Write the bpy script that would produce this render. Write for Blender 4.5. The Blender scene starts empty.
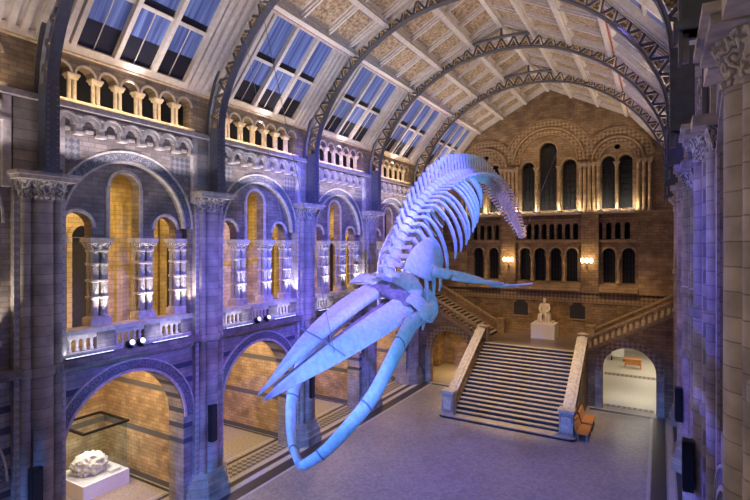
import bpy, bmesh, math, random
from mathutils import Vector, Matrix, noise
from mathutils.geometry import tessellate_polygon
random.seed(7)
PI = math.pi
sc = bpy.context.scene
COL = sc.collection

# ------------------------------------------------------------------ camera
cam = bpy.data.cameras.new('camera'); camo = bpy.data.objects.new('camera', cam); COL.objects.link(camo)
cam.sensor_width = 36; cam.lens = 485 / 750 * 36; cam.shift_y = -5 / 750; cam.clip_start = .05; cam.clip_end = 300
camo.location = (0, 0, 10.5); camo.rotation_euler = (PI / 2, 0, math.atan(285 / 485))
sc.camera = camo
# ------------------------------------------------------------------ exposure and dusk sky
sc.view_settings.view_transform = 'Standard'; sc.view_settings.look = 'None'
sc.view_settings.exposure = 0.0; sc.view_settings.gamma = 1; sc.view_settings.use_curve_mapping = False
w = bpy.data.worlds.new('world'); sc.world = w; w.use_nodes = True
w.node_tree.nodes['Background'].inputs[0].default_value = (.25, .36, .8, 1)
w.node_tree.nodes['Background'].inputs[1].default_value = .03
BLUE = (.07, .17, 1); CYAN = (.10, .42, 1); VIOLET = (.26, .16, 1); WARM = (1, .60, .22); GOLD = (1, .66, .22); WHITE = (1, .86, .68)

def spot(loc, to, color, power, angle=60, size=.15, blend=.5):
    l = bpy.data.lights.new('spot_light', 'SPOT'); l.energy = power; l.color = color
    l.spot_size = math.radians(angle); l.spot_blend = blend; l.shadow_soft_size = size
    o = bpy.data.objects.new('spot_light', l); COL.objects.link(o); o.location = loc
    o.rotation_euler = (Vector(to) - Vector(loc)).to_track_quat('-Z', 'Y').to_euler(); return o
def area(loc, to, color, power, sx=1, sy=1, spread=180):
    l = bpy.data.lights.new('area_light', 'AREA'); l.energy = power; l.color = color
    l.spread = math.radians(spread); l.shape = 'RECTANGLE'; l.size = sx; l.size_y = sy
    o = bpy.data.objects.new('area_light', l); COL.objects.link(o); o.location = loc
    o.rotation_euler = (Vector(to) - Vector(loc)).to_track_quat('-Z', 'Y').to_euler(); return o
def point(loc, color, power, size=.15):
    l = bpy.data.lights.new('point_light', 'POINT'); l.energy = power; l.color = color; l.shadow_soft_size = size
    o = bpy.data.objects.new('point_light', l); COL.objects.link(o); o.location = loc; return o

CX = -7.7; HW = 8.8
BAY = [4.0 + 6.6 * k for k in range(6)]          # bay centres along the hall, 4.0 ... 37.0
PIERY = [7.6, 14.05, 20.5, 27.15, 33.7]
SPILL = []
# theatrical spots in the upper south gallery behind the viewer, and on the side galleries
spot((-4.0, -11, 12.4), (-6.5, 9, 1.2), (.05, .22, 1), 22000, 40, .08, .3)
spot((-11.5, -13.5, 12.4), (-9.0, 7.5, 1.2), (.05, .22, 1), 22000, 40, .08, .3)
spot((.3, 5.4, 8.7), (-16.3, 15.5, 6.6), (.13, .13, 1), 4200, 26, .10, .35)
spot((-.3, 10.8, 17.2), (-16.4, 23.5, 9.9), (.09, .10, 1), 27000, 42, .12, .6)
spot((-.3, 10.8, 17.0), (-16.4, 14.8, 5.5), (.16, .13, 1), 13000, 40, .12, .6)
spot((.4, 8.9, 9.6), (-7.6, 13.6, 9.6), (.03, .36, 1), 1700, 80, .12)
spot((-15.6, 21.5, 9.0), (-7.7, 20, 12), CYAN, 1000, 70, .12)
spot((.2, 20.5, 9.0), (-7.7, 21.0, 12.0), (.03, .42, 1), 1300, 50, .12)
spot((-15.6, 30, 9.2), (-7.7, 30, 12.3), (.38, .28, 1), 2300, 50, .12)
spot((.3, 27.6, 9.6), (-7.7, 29.5, 12.6), (.40, .28, 1), 1300, 46, .12)
spot((-15.6, 8.9, 8.3), (.9, 18, 7.0), (.08, .09, 1), 8500, 50, .12)
spot((-15.6, 14.6, 8.6), (.9, 13, 11), (.8, .74, 1), 2400, 36, .12)
spot((-13, 2.5, 9), (.9, 7.2, 10.5), (1, .80, .52), 1300, 30, .12)  # added warm fill on the near right pier, no fitting there
# added blue floods, without fittings, for the floor each side of the whale
spot((-1.2, 20, 19), (-3.5, 20.5, 0), (.26, .20, 1), 5200, 52, .3, .8)
spot((-14.2, 19, 18), (-11.8, 21.5, 0), (.26, .20, 1), 3800, 44, .3, .8)
# added soft house light; warm overhead light on stairs and end wall, fittings unseen
area((-3, -8, 19), (-9, 14, 4), (1, .84, .66), 80, 8, 4)
area((-7.7, 8, 21), (-7.7, 16, 0), (.86, .80, 1), 50, 6, 10)
spot((-3.0, 30.6, 20), (-6.6, 31.4, 1.5), (1, .72, .38), 9000, 32, .5, .8)
spot((-12.4, 30.6, 20), (-8.8, 31.4, 1.5), (1, .72, .38), 9000, 32, .5, .8)
area((-7.7, 36.0, 20.5), (-7.7, 38.5, 3), (1, .66, .33), 170, 4, 3)
spot((-3.2, 26, 17), (-2.6, 38, 5.5), (1, .66, .32), 4200, 30, .4, .8)
spot((-12.2, 26, 17), (-12.6, 38, 5.5), (1, .66, .32), 3600, 30, .4, .8)
spot((-4.4, 24, 19), (-8.0, 38.6, 4.5), WARM, 6000, 20, .4, .8)
# roof wash from the cornices
for y in BAY:
    area((-15.6, y, 15.6), (-11.5, y, 20.5), (.97, .87, .84), 140, .3, 4, 110)
    area((.2, y, 15.6), (-3.5, y, 20.5), (1, .80, .60), 115, .3, 4, 110)

# ------------------------------------------------------------------ materials
def newmat(name):
    m = bpy.data.materials.new(name); m.use_nodes = True; nt = m.node_tree
    return m, nt, nt.nodes['Principled BSDF']
def N(nt, t, **k):
    n = nt.nodes.new(t)
    for a, b in k.items(): setattr(n, a, b)
    return n
def rgb(c): return (c[0], c[1], c[2], 1)
def plain(name, c, rough=.6, metal=0, var=.12, scale=6, bump=0, c2=None):
    m, nt, b = newmat(name)
    b.inputs['Roughness'].default_value = rough; b.inputs['Metallic'].default_value = metal
    g = N(nt, 'ShaderNodeNewGeometry'); t = N(nt, 'ShaderNodeTexNoise'); t.inputs['Scale'].default_value = scale
    t.inputs['Detail'].default_value = 5; nt.links.new(g.outputs['Position'], t.inputs['Vector'])
    r = N(nt, 'ShaderNodeValToRGB'); r.color_ramp.elements[0].position = .3; r.color_ramp.elements[1].position = .7
    r.color_ramp.elements[0].color = rgb([x * (1 - var) for x in c]); r.color_ramp.elements[1].color = rgb(c2 or [min(1, x * (1 + var)) for x in c])
    nt.links.new(t.outputs['Fac'], r.inputs['Fac']); nt.links.new(r.outputs['Color'], b.inputs['Base Color'])
    if bump:
        bp = N(nt, 'ShaderNodeBump'); bp.inputs['Strength'].default_value = bump; bp.inputs['Distance'].default_value = .03
        nt.links.new(t.outputs['Fac'], bp.inputs['Height']); nt.links.new(bp.outputs['Normal'], b.inputs['Normal'])
    return m
def stone(name, c1, c2, mortar, bw=.6, bh=.28, band=None, bandcol=(.1, .12, .18), bump=.4, period=1.35, duty=.24):
    """coursed blocks; optional horizontal bands of a darker glazed stone"""
    m, nt, b = newmat(name); L = nt.links.new
    b.inputs['Roughness'].default_value = .62
    g = N(nt, 'ShaderNodeNewGeometry'); s = N(nt, 'ShaderNodeSeparateXYZ'); L(g.outputs['Position'], s.inputs[0])
    a = N(nt, 'ShaderNodeMath', operation='ADD'); L(s.outputs['X'], a.inputs[0]); L(s.outputs['Y'], a.inputs[1])
    c = N(nt, 'ShaderNodeCombineXYZ'); L(a.outputs[0], c.inputs['X']); L(s.outputs['Z'], c.inputs['Y'])
    br = N(nt, 'ShaderNodeTexBrick'); L(c.outputs[0], br.inputs['Vector'])
    br.inputs['Scale'].default_value = 1; br.inputs['Brick Width'].default_value = bw; br.inputs['Row Height'].default_value = bh
    br.inputs['Mortar Size'].default_value = .012; br.inputs['Mortar Smooth'].default_value = .3; br.inputs['Bias'].default_value = 0
    br.inputs['Color1'].default_value = rgb(c1); br.inputs['Color2'].default_value = rgb(c2); br.inputs['Mortar'].default_value = rgb(mortar)
    t = N(nt, 'ShaderNodeTexNoise'); t.inputs['Scale'].default_value = 1.7; t.inputs['Detail'].default_value = 6
    L(g.outputs['Position'], t.inputs['Vector'])
    mr = N(nt, 'ShaderNodeMapRange'); mr.inputs['From Min'].default_value = .3; mr.inputs['From Max'].default_value = .7
    mr.inputs['To Min'].default_value = .62; mr.inputs['To Max'].default_value = 1.25; L(t.outputs['Fac'], mr.inputs['Value'])
    mx = N(nt, 'ShaderNodeVectorMath', operation='SCALE'); L(br.outputs['Color'], mx.inputs[0]); L(mr.outputs[0], mx.inputs['Scale'])
    out = mx.outputs[0]
    if band:
        z0, z1 = band
        md = N(nt, 'ShaderNodeMath', operation='FLOORED_MODULO'); L(s.outputs['Z'], md.inputs[0]); md.inputs[1].default_value = period
        lt = N(nt, 'ShaderNodeMath', operation='LESS_THAN'); L(md.outputs[0], lt.inputs[0]); lt.inputs[1].default_value = period * duty
        g0 = N(nt, 'ShaderNodeMath', operation='GREATER_THAN'); L(s.outputs['Z'], g0.inputs[0]); g0.inputs[1].default_value = z0
        g1 = N(nt, 'ShaderNodeMath', operation='LESS_THAN'); L(s.outputs['Z'], g1.inputs[0]); g1.inputs[1].default_value = z1
        p1 = N(nt, 'ShaderNodeMath', operation='MULTIPLY'); L(lt.outputs[0], p1.inputs[0]); L(g0.outputs[0], p1.inputs[1])
        p2 = N(nt, 'ShaderNodeMath', operation='MULTIPLY'); L(p1.outputs[0], p2.inputs[0]); L(g1.outputs[0], p2.inputs[1])
        mc = N(nt, 'ShaderNodeMix', data_type='RGBA'); L(p2.outputs[0], mc.inputs['Factor']); L(out, mc.inputs['A']); mc.inputs['B'].default_value = rgb(bandcol)
        out = mc.outputs['Result']
    L(out, b.inputs['Base Color'])
    bp = N(nt, 'ShaderNodeBump'); bp.inputs['Strength'].default_value = bump; bp.inputs['Distance'].default_value = .02
    ad = N(nt, 'ShaderNodeMath', operation='SUBTRACT'); L(t.outputs['Fac'], ad.inputs[0]); L(br.outputs['Fac'], ad.inputs[1])
    L(ad.outputs[0], bp.inputs['Height']); L(bp.outputs['Normal'], b.inputs['Normal'])
    return m
def chevron(name, c1, c2, sc_=7.0, rough=.6, kind='SAW'):
    m, nt, b = newmat(name); L = nt.links.new; b.inputs['Roughness'].default_value = rough
    g = N(nt, 'ShaderNodeNewGeometry'); t = N(nt, 'ShaderNodeTexVoronoi'); t.inputs['Scale'].default_value = sc_
    L(g.outputs['Position'], t.inputs['Vector']); r = N(nt, 'ShaderNodeValToRGB'); r.color_ramp.interpolation = 'LINEAR'
    r.color_ramp.elements[0].position = .30; r.color_ramp.elements[1].position = .52
    r.color_ramp.elements[0].color = rgb(c1); r.color_ramp.elements[1].color = rgb(c2)
    L(t.outputs['Distance'], r.inputs['Fac']); L(r.outputs['Color'], b.inputs['Base Color'])
    bp = N(nt, 'ShaderNodeBump'); bp.inputs['Strength'].default_value = .7; bp.inputs['Distance'].default_value = .04; bp.invert = True
    L(t.outputs['Distance'], bp.inputs['Height']); L(bp.outputs['Normal'], b.inputs['Normal'])
    return m
def diamonds(name, c1, c2, f=5.0, g_=5.0, axis='XZ', thr=1.0):
    """regular lattice of diamonds, laid over wall (s,z) or floor (x,y)"""
    m, nt, b = newmat(name); L = nt.links.new; b.inputs['Roughness'].default_value = .5
    g = N(nt, 'ShaderNodeNewGeometry'); s = N(nt, 'ShaderNodeSeparateXYZ'); L(g.outputs['Position'], s.inputs[0])
    if axis == 'XZ':
        a = N(nt, 'ShaderNodeMath', operation='ADD'); L(s.outputs['X'], a.inputs[0]); L(s.outputs['Y'], a.inputs[1]); u, v = a.outputs[0], s.outputs['Z']
    else: u, v = s.outputs['X'], s.outputs['Y']
    def tri(x, k):
        q = N(nt, 'ShaderNodeMath', operation='PINGPONG'); mm = N(nt, 'ShaderNodeMath', operation='MULTIPLY'); L(x, mm.inputs[0]); mm.inputs[1].default_value = k
        L(mm.outputs[0], q.inputs[0]); q.inputs[1].default_value = 1; return q.outputs[0]
    ad = N(nt, 'ShaderNodeMath', operation='ADD'); L(tri(u, f), ad.inputs[0]); L(tri(v, g_), ad.inputs[1])
    gt = N(nt, 'ShaderNodeMath', operation='GREATER_THAN'); L(ad.outputs[0], gt.inputs[0]); gt.inputs[1].default_value = thr
    mc = N(nt, 'ShaderNodeMix', data_type='RGBA'); L(gt.outputs[0], mc.inputs['Factor']); mc.inputs['A'].default_value = rgb(c1); mc.inputs['B'].default_value = rgb(c2)
    L(mc.outputs['Result'], b.inputs['Base Color']); return m

def swirl(name, c1, c2):
    m, nt, b = newmat(name); L = nt.links.new; b.inputs['Roughness'].default_value = .6
    g = N(nt, 'ShaderNodeNewGeometry'); t = N(nt, 'ShaderNodeTexWave'); t.inputs['Scale'].default_value = 2.6; t.inputs['Distortion'].default_value = 14; t.inputs['Detail'].default_value = 2
    t.inputs['Detail Scale'].default_value = 1.6
    L(g.outputs['Position'], t.inputs['Vector']); r = N(nt, 'ShaderNodeValToRGB'); r.color_ramp.elements[0].position = .15; r.color_ramp.elements[1].position = .6
    r.color_ramp.elements[0].color = rgb(c1); r.color_ramp.elements[1].color = rgb(c2); L(t.outputs['Fac'], r.inputs['Fac']); L(r.outputs['Color'], b.inputs['Base Color'])
    bp = N(nt, 'ShaderNodeBump'); bp.inputs['Strength'].default_value = .8; bp.inputs['Distance'].default_value = .05
    L(t.outputs['Fac'], bp.inputs['Height']); L(bp.outputs['Normal'], b.inputs['Normal']); return m
M = {}
M['stone'] = stone('buff_blue_stone', (.36, .285, .23), (.21, .175, .155), (.17, .14, .12), .42, .155)
M['pier'] = stone('pier_stone', (.50, .42, .35), (.38, .32, .27), (.25, .21, .18), 1.6, .31, bump=.5)
M['banded'] = stone('banded_stone', (.42, .36, .32), (.32, .28, .26), (.20, .18, .17), .5, .19, (2.5, 6.2), (.07, .08, .12), period=.62, duty=.34)
M['brick'] = stone('golden_brick', (.60, .42, .24), (.42, .27, .15), (.26, .18, .11), .40, .17, (0, 5), (.13, .12, .13), period=2.05, duty=.12)
M['back'] = stone('back_wall_stone', (.36, .24, .13), (.24, .155, .085), (.14, .09, .055), .5, .2)
M['back_light'] = stone('back_wall_pale_stone', (.56, .38, .20), (.40, .26, .13), (.2, .13, .08), .7, .32)
M['gold'] = stone('ochre_gallery_stone', (.66, .54, .30), (.52, .41, .22), (.34, .26, .14), .45, .2)
M['trim'] = plain('pale_terracotta', (.60, .52, .44), .6, var=.25, scale=5, bump=.3)
M['trim_back'] = plain('brown_terracotta_trim', (.36, .25, .14), .6, var=.3, scale=5, bump=.3)
M['shaft'] = chevron('finely_carved_shaft', (.62, .56, .49), (.40, .36, .32), 26)
M['carved'] = swirl('carved_terracotta', (.24, .20, .17), (.60, .53, .45))
M['chev'] = chevron('leafy_archivolt', (.36, .33, .31), (.14, .14, .16), 17)
M['zig'] = diamonds('zigzag_strip', (.60, .53, .46), (.40, .35, .31), 8, 8)
M['frieze'] = diamonds('diamond_frieze', (.27, .24, .22), (.12, .12, .14), 9, 9)
M['frieze_back'] = diamonds('diamond_frieze_back', (.42, .29, .16), (.20, .14, .085), 7, 7)
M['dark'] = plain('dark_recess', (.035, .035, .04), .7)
M['black'] = plain('black_metal', (.012, .012, .014), .4)
M['iron'] = plain('blue_grey_painted_iron', (.13, .14, .17), .38, .35, .15)
M['iron_light'] = plain('pale_grey_painted_iron', (.34, .34, .38), .4, .2, .15)
M['leaf'] = chevron('gilded_leaf', (.72, .50, .22), (.22, .15, .08), 9)
M['cream'] = plain('cream_painted_timber', (.64, .58, .53), .55, var=.12)
M['panel'] = plain('painted_botanical_panel', (.20, .12, .075), .6, var=.3, scale=7, c2=(.60, .46, .30))
M['red'] = diamonds('red_dotted_band', (.36, .045, .03), (.75, .55, .45), 9, 9)
M['glass'] = None
M['pane_reflection'] = plain('painted_pane_reflection', (.010, .011, .022), .35)  # dark reflection in the lower panes put into the colour
M['wood'] = plain('orange_oak', (.60, .25, .07), .4, var=.2, scale=9)
M['marble'] = plain('white_marble', (.82, .76, .66), .4, var=.06)
M['white'] = plain('white_plinth', (.85, .84, .80), .45, var=.03)
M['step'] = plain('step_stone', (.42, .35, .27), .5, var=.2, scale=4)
M['riser'] = plain('shade_painted_riser', (.03, .026, .024), .5, var=.2)  # shade on the risers under overhead light, put into the colour
M['landing'] = plain('landing_stone', (.20, .15, .11), .35, var=.15)
M['bone'] = plain('whale_bone', (.80, .78, .74), .6, var=.14, scale=7, bump=.25)
M['bone_shade'] = plain('painted_shade_bone', (.30, .24, .24), .7, var=.3, scale=7, bump=.3)  # shade in the skull's hollows put into the bone colour
M['coral'] = plain('coral_rock', (.72, .64, .54), .8, var=.25, scale=20, bump=.6)
M['steel'] = plain('steel_cable', (.30, .30, .33), .6, .0)
M['night'] = plain('night_window_pane', (.012, .012, .016), .75)
M['slate'] = plain('dark_wall_plaque', (.03, .028, .028), .5, var=.4, scale=12)
def m_glass():
    m, nt, b = newmat('blue_dusk_glazing'); L = nt.links.new
    b.inputs['Roughness'].default_value = .25; b.inputs['Base Color'].default_value = (.10, .17, .42, 1)
    g = N(nt, 'ShaderNodeNewGeometry'); t = N(nt, 'ShaderNodeTexNoise'); mp = N(nt, 'ShaderNodeMapping'); mp.inputs['Scale'].default_value = (.3, 7, .3)
    L(g.outputs['Position'], mp.inputs[0]); L(mp.outputs[0], t.inputs['Vector']); t.inputs['Scale'].default_value = 1
    r = N(nt, 'ShaderNodeValToRGB'); r.color_ramp.elements[0].position = .35; r.color_ramp.elements[1].position = .75
    r.color_ramp.elements[0].color = (.05, .07, .20, 1); r.color_ramp.elements[1].color = (.15, .20, .44, 1)
    L(t.outputs['Fac'], r.inputs['Fac']); L(r.outputs['Color'], b.inputs['Base Color'])
    L(r.outputs['Color'], b.inputs['Emission Color']); b.inputs['Emission Strength'].default_value = .42
    return m
M['glass'] = m_glass()
def m_emit(name, c, s):
    m, nt, b = newmat(name); b.inputs['Emission Color'].default_value = rgb(c); b.inputs['Emission Strength'].default_value = s
    b.inputs['Base Color'].default_value = rgb(c); return m
M['lampglow'] = m_emit('lit_glass_globe', (1, .72, .38), 14)
M['floodglow'] = m_emit('lit_flood_lens', (.80, .86, 1), 1.6)
def m_clear():
    m, nt, b = newmat('clear_case_glass'); b.inputs['Roughness'].default_value = .02
    tr = N(nt, 'ShaderNodeBsdfTransparent'); tr.inputs[0].default_value = (.93, .96, .95, 1); mx = N(nt, 'ShaderNodeMixShader')
    gl = N(nt, 'ShaderNodeBsdfGlossy'); gl.inputs['Roughness'].default_value = .03
    mx.inputs[0].default_value = .07; L = nt.links.new; L(tr.outputs[0], mx.inputs[1]); L(gl.outputs[0], mx.inputs[2])
    L(mx.outputs[0], nt.nodes['Material Output'].inputs['Surface']); return m
M['clear'] = m_clear()
def m_floor():
    m, nt, b = newmat('terrazzo_floor'); L = nt.links.new; b.inputs['Roughness'].default_value = .36
    g = N(nt, 'ShaderNodeNewGeometry'); v = N(nt, 'ShaderNodeTexVoronoi'); v.inputs['Scale'].default_value = 9; L(g.outputs['Position'], v.inputs['Vector'])
    t = N(nt, 'ShaderNodeTexNoise'); t.inputs['Scale'].default_value = .25; t.inputs['Detail'].default_value = 3; L(g.outputs['Position'], t.inputs['Vector'])
    r = N(nt, 'ShaderNodeValToRGB'); r.color_ramp.elements[0].position = .3; r.color_ramp.elements[1].position = .7
    r.color_ramp.elements[0].color = (.30, .26, .25, 1); r.color_ramp.elements[1].color = (.38, .335, .32, 1); L(t.outputs['Fac'], r.inputs['Fac'])
    sp = N(nt, 'ShaderNodeSeparateXYZ'); L(v.outputs['Color'], sp.inputs[0])
    mr = N(nt, 'ShaderNodeMapRange'); mr.inputs['To Min'].default_value = .8; mr.inputs['To Max'].default_value = 1.18; L(sp.outputs[0], mr.inputs['Value'])
    s = N(nt, 'ShaderNodeVectorMath', operation='SCALE'); L(r.outputs['Color'], s.inputs[0]); L(mr.outputs[0], s.inputs['Scale'])
    L(s.outputs[0], b.inputs['Base Color']); return m
M['floor'] = m_floor()
M['pale_floor'] = plain('pale_polished_floor', (.62, .58, .50), .4, var=.06)
M['floor_side'] = plain('buff_mosaic_floor', (.42, .36, .27), .4, var=.25, scale=9)
M['inlay'] = plain('dark_inlay', (.045, .04, .045), .4)
M['inlay_light'] = plain('pale_inlay', (.50, .46, .42), .4)
M['lattice'] = diamonds('lattice_mosaic', (.36, .32, .27), (.09, .08, .08), 6.5, 6.5, 'XY')

# ------------------------------------------------------------------ mesh builder
class MB:
    def __init__(s): s.v = []; s.f = []; s.T = None
    def add(s, vs, fs):
        o = len(s.v)
        s.v += [tuple(s.T @ Vector(p)) if s.T else tuple(p) for p in vs]; s.f += [tuple(i + o for i in f) for f in fs]; return s
    def box(s, x0, x1, y0, y1, z0, z1):
        return s.add([(x0, y0, z0), (x1, y0, z0), (x1, y1, z0), (x0, y1, z0), (x0, y0, z1), (x1, y0, z1), (x1, y1, z1), (x0, y1, z1)],
              [(3, 2, 1, 0), (4, 5, 6, 7), (0, 1, 5, 4), (1, 2, 6, 5), (2, 3, 7, 6), (3, 0, 4, 7)])
    def prism(s, loops, d0, d1, ax='X'):
        """2D loops (outer, holes...) in the wall plane extruded along ax"""
        def P(p, d): return {'X': (d, p[0], p[1]), 'Y': (p[0], d, p[1]), 'Z': (p[0], p[1], d)}[ax]
        flat = [p for l in loops for p in l]
        tris = tessellate_polygon([[Vector((p[0], p[1], 0)) for p in l] for l in loops])
        n = len(flat); vs = [P(p, d0) for p in flat] + [P(p, d1) for p in flat]
        fs = [tuple(t) for t in tris] + [tuple(i + n for i in reversed(t)) for t in tris]
        o = 0
        for l in loops:
            k = len(l)
            for i in range(k): a, b = o + i, o + (i + 1) % k; fs.append((a, b, b + n, a + n))
            o += k
        return s.add(vs, fs)
    def lathe(s, prof, cx, cy, seg=12, a0=0, a1=2 * PI, z=0):
        full = abs(a1 - a0 - 2 * PI) < 1e-6; k = seg if full else seg + 1
        vs = [(cx + r * math.cos(a0 + (a1 - a0) * i / seg), cy + r * math.sin(a0 + (a1 - a0) * i / seg), z + h) for r, h in prof for i in range(k)]
        fs = []
        for j in range(len(prof) - 1):
            for i in range(seg):
                a, b = j * k + i, j * k + (i + 1) % k; fs.append((a, b, b + k, a + k))
        fs.append(tuple(reversed(range(k)))); fs.append(tuple((len(prof) - 1) * k + i for i in range(k)))
        return s.add(vs, fs)
    def frustum(s, x0, x1, y0, y1, z0, e, z1):
        return s.add([(x0, y0, z0), (x1, y0, z0), (x1, y1, z0), (x0, y1, z0), (x0 - e, y0 - e, z1), (x1 + e, y0 - e, z1), (x1 + e, y1 + e, z1), (x0 - e, y1 + e, z1)],
              [(3, 2, 1, 0), (4, 5, 6, 7), (0, 1, 5, 4), (1, 2, 6, 5), (2, 3, 7, 6), (3, 0, 4, 7)])
    def sweep(s, pts, ab, ups=None, seg=8, square=False):
        """elliptic (or box) section swept along pts; ab = list of (half width, half height)"""
        pts = [Vector(p) for p in pts]; n = len(pts); vs = []; u = Vector((0, 0, 1))
        if square: seg = 4
        for i, p in enumerate(pts):
            t = (pts[min(i + 1, n - 1)] - pts[max(i - 1, 0)]).normalized()
            uu = Vector(ups[i]) if ups else (Vector((0, 0, 1)) if abs(t.z) < .95 else Vector((0, 1, 0)))
            r = t.cross(uu).normalized(); uu = r.cross(t).normalized(); a, b = ab[i] if isinstance(ab, list) else ab
            for k in range(seg):
                an = 2 * PI * k / seg + (PI / 4 if square else 0); q = 1.4142 if square else 1
                vs.append(tuple(p + r * a * q * math.cos(an) + uu * b * q * math.sin(an)))
        fs = [(j * seg + k, j * seg + (k + 1) % seg, (j + 1) * seg + (k + 1) % seg, (j + 1) * seg + k) for j in range(n - 1) for k in range(seg)]
        fs.append(tuple(reversed(range(seg)))); fs.append(tuple((n - 1) * seg + k for k in range(seg)))
        return s.add(vs, fs)
    def bar(s, a, b, r, r2=None, square=False, seg=6): return s.sweep([a, b], (r, r2 or r), None, seg, square)
    def ring(s, cy, cz, r0, r1, d0, d1, ax='X', a0=0, a1=PI, n=24):
        o = [(cy + r1 * math.cos(a0 + (a1 - a0) * i / n), cz + r1 * math.sin(a0 + (a1 - a0) * i / n)) for i in range(n + 1)]
        q = [(cy + r0 * math.cos(a1 + (a0 - a1) * i / n), cz + r0 * math.sin(a1 + (a0 - a1) * i / n)) for i in range(n + 1)]
        return s.prism([o + q], d0, d1, ax)
    def mesh(s, name, smooth=False, ang=40):
        me = bpy.data.meshes.new(name); me.from_pydata(s.v, [], s.f)
        bm = bmesh.new(); bm.from_mesh(me); bmesh.ops.recalc_face_normals(bm, faces=bm.faces); bm.to_mesh(me); bm.free()
        if smooth:
            for p in me.polygons: p.use_smooth = True
            try: me.set_sharp_from_angle(angle=math.radians(75 if 'bone' in name or name in ('rib', 'vertebra', 'shoulder_blade', 'nasal_bone', 'braincase') else ang))
            except Exception: pass
        return me
    def build(s, name, m, parent=None, smooth=False, loc=None, kind=None):
        o = bpy.data.objects.new(name, s.mesh(name, smooth)); COL.objects.link(o); o.data.materials.append(M[m] if isinstance(m, str) else m)
        if parent: o.parent = parent
        if loc: o.location = loc
        if kind: o['kind'] = kind
        return o
def tag(o, label, cat, group=None):
    o['label'] = label; o['category'] = cat
    if group: o['group'] = group
    return o
def thing(name, label, cat, loc=(0, 0, 0), rz=0, group=None):
    o = bpy.data.objects.new(name, None); COL.objects.link(o); o.location = loc; o.rotation_euler = (0, 0, rz)
    o.empty_display_size = .2; return tag(o, label, cat, group)
def dup(o, loc=None, rz=None, label=None, parent=None, group=None):
    c = o.copy(); COL.objects.link(c)
    if parent: c.parent = parent
    if loc is not None: c.location = loc
    if rz is not None: c.rotation_euler = (0, 0, rz)
    if label: c['label'] = label
    if group: c['group'] = group
    for ch in [x for x in o.children]: dup(ch, parent=c)
    return c
def st(o): o['kind'] = 'structure'; return o
def arch(c, half, z0, spring, r=None, n=16):
    """arched opening loop: from the sill z0 up to the springing, then round"""
    r = r or half
    return [(c - half, z0), (c + half, z0)] + [(c + half * math.cos(PI * i / n), spring + r * math.sin(PI * i / n)) for i in range(n + 1)]
def rect(a, b, c, d): return [(a, c), (b, c), (b, d), (a, d)]
ORD = ['first', 'second', 'third', 'fourth', 'fifth', 'sixth', 'seventh', 'eighth']
NEAR = ['bay cut by left edge', 'bay above coral case', 'bay behind whale beak', 'bay above right jaw', 'bay at whale neck', 'bay over side stairs']

# ------------------------------------------------------------------ floor
f = MB().box(CX - HW - .1, CX + HW + .1, -17, 34.6, -.3, 0).build('floor', 'floor', kind='structure')
for sgn in (-1, 1):
    x0, x1 = sorted((CX + sgn * (HW + .1), CX + sgn * 15.6))
    MB().box(x0, x1, -17, 41, -.3, 0).build('floor', 'floor_side', kind='structure')
MB().box(CX - HW - .1, CX + HW + .1, 34.6, 41, -.3, 0).build('floor', 'floor_side', kind='structure')
tn = [0]
def trim(mb, m, smooth=False):
    tn[0] += 1; o = mb.build('trim_%d' % tn[0], m, smooth=smooth); return st(o)
for sgn in (-1, 1):
    def strip(a, b, m, y0=-16, y1=34.4, h=.008):
        xa, xb = sorted((CX + sgn * a, CX + sgn * b)); trim(MB().box(xa, xb, y0, y1, 0, h), m)
    strip(7.20, 7.32, 'inlay_light', y1=33.6); strip(7.36, 7.95, 'inlay', y1=34.0); strip(8.02, 8.28, 'inlay_light'); strip(8.34, 8.62, 'inlay'); strip(8.66, 8.9, 'inlay_light')
    for yc in BAY[:5]:
        xa, xb = sorted((CX + sgn * 9.0, CX + sgn * 9.85)); trim(MB().box(xa, xb, yc - 2.3, yc + 2.3, 0, .01), 'lattice')
        xa, xb = sorted((CX + sgn * 10.05, CX + sgn * 10.2)); trim(MB().box(xa, xb, yc - 2.3, yc + 2.9, 0, .01), 'inlay')
        xa, xb = sorted((CX + sgn * 10.35, CX + sgn * 10.55)); trim(MB().box(xa, xb, yc - 2.3, yc + 2.7, 0, .01), 'inlay_light')
        xa, xb = sorted((CX + sgn * 10.2, CX + sgn * 15)); trim(MB().box(xa, xb, yc + 2.72, yc + 2.86, 0, .01), 'inlay')
for a, b in ((-14.9, -11.5), (-3.9, -.5)):
    trim(MB().box(a, b, 33.5, 33.6, 0, .008), 'inlay_light'); trim(MB().box(a, b, 33.66, 34.0, 0, .008), 'inlay'); trim(MB().box(a, b, 34.1, 34.35, 0, .008), 'inlay_light')

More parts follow.
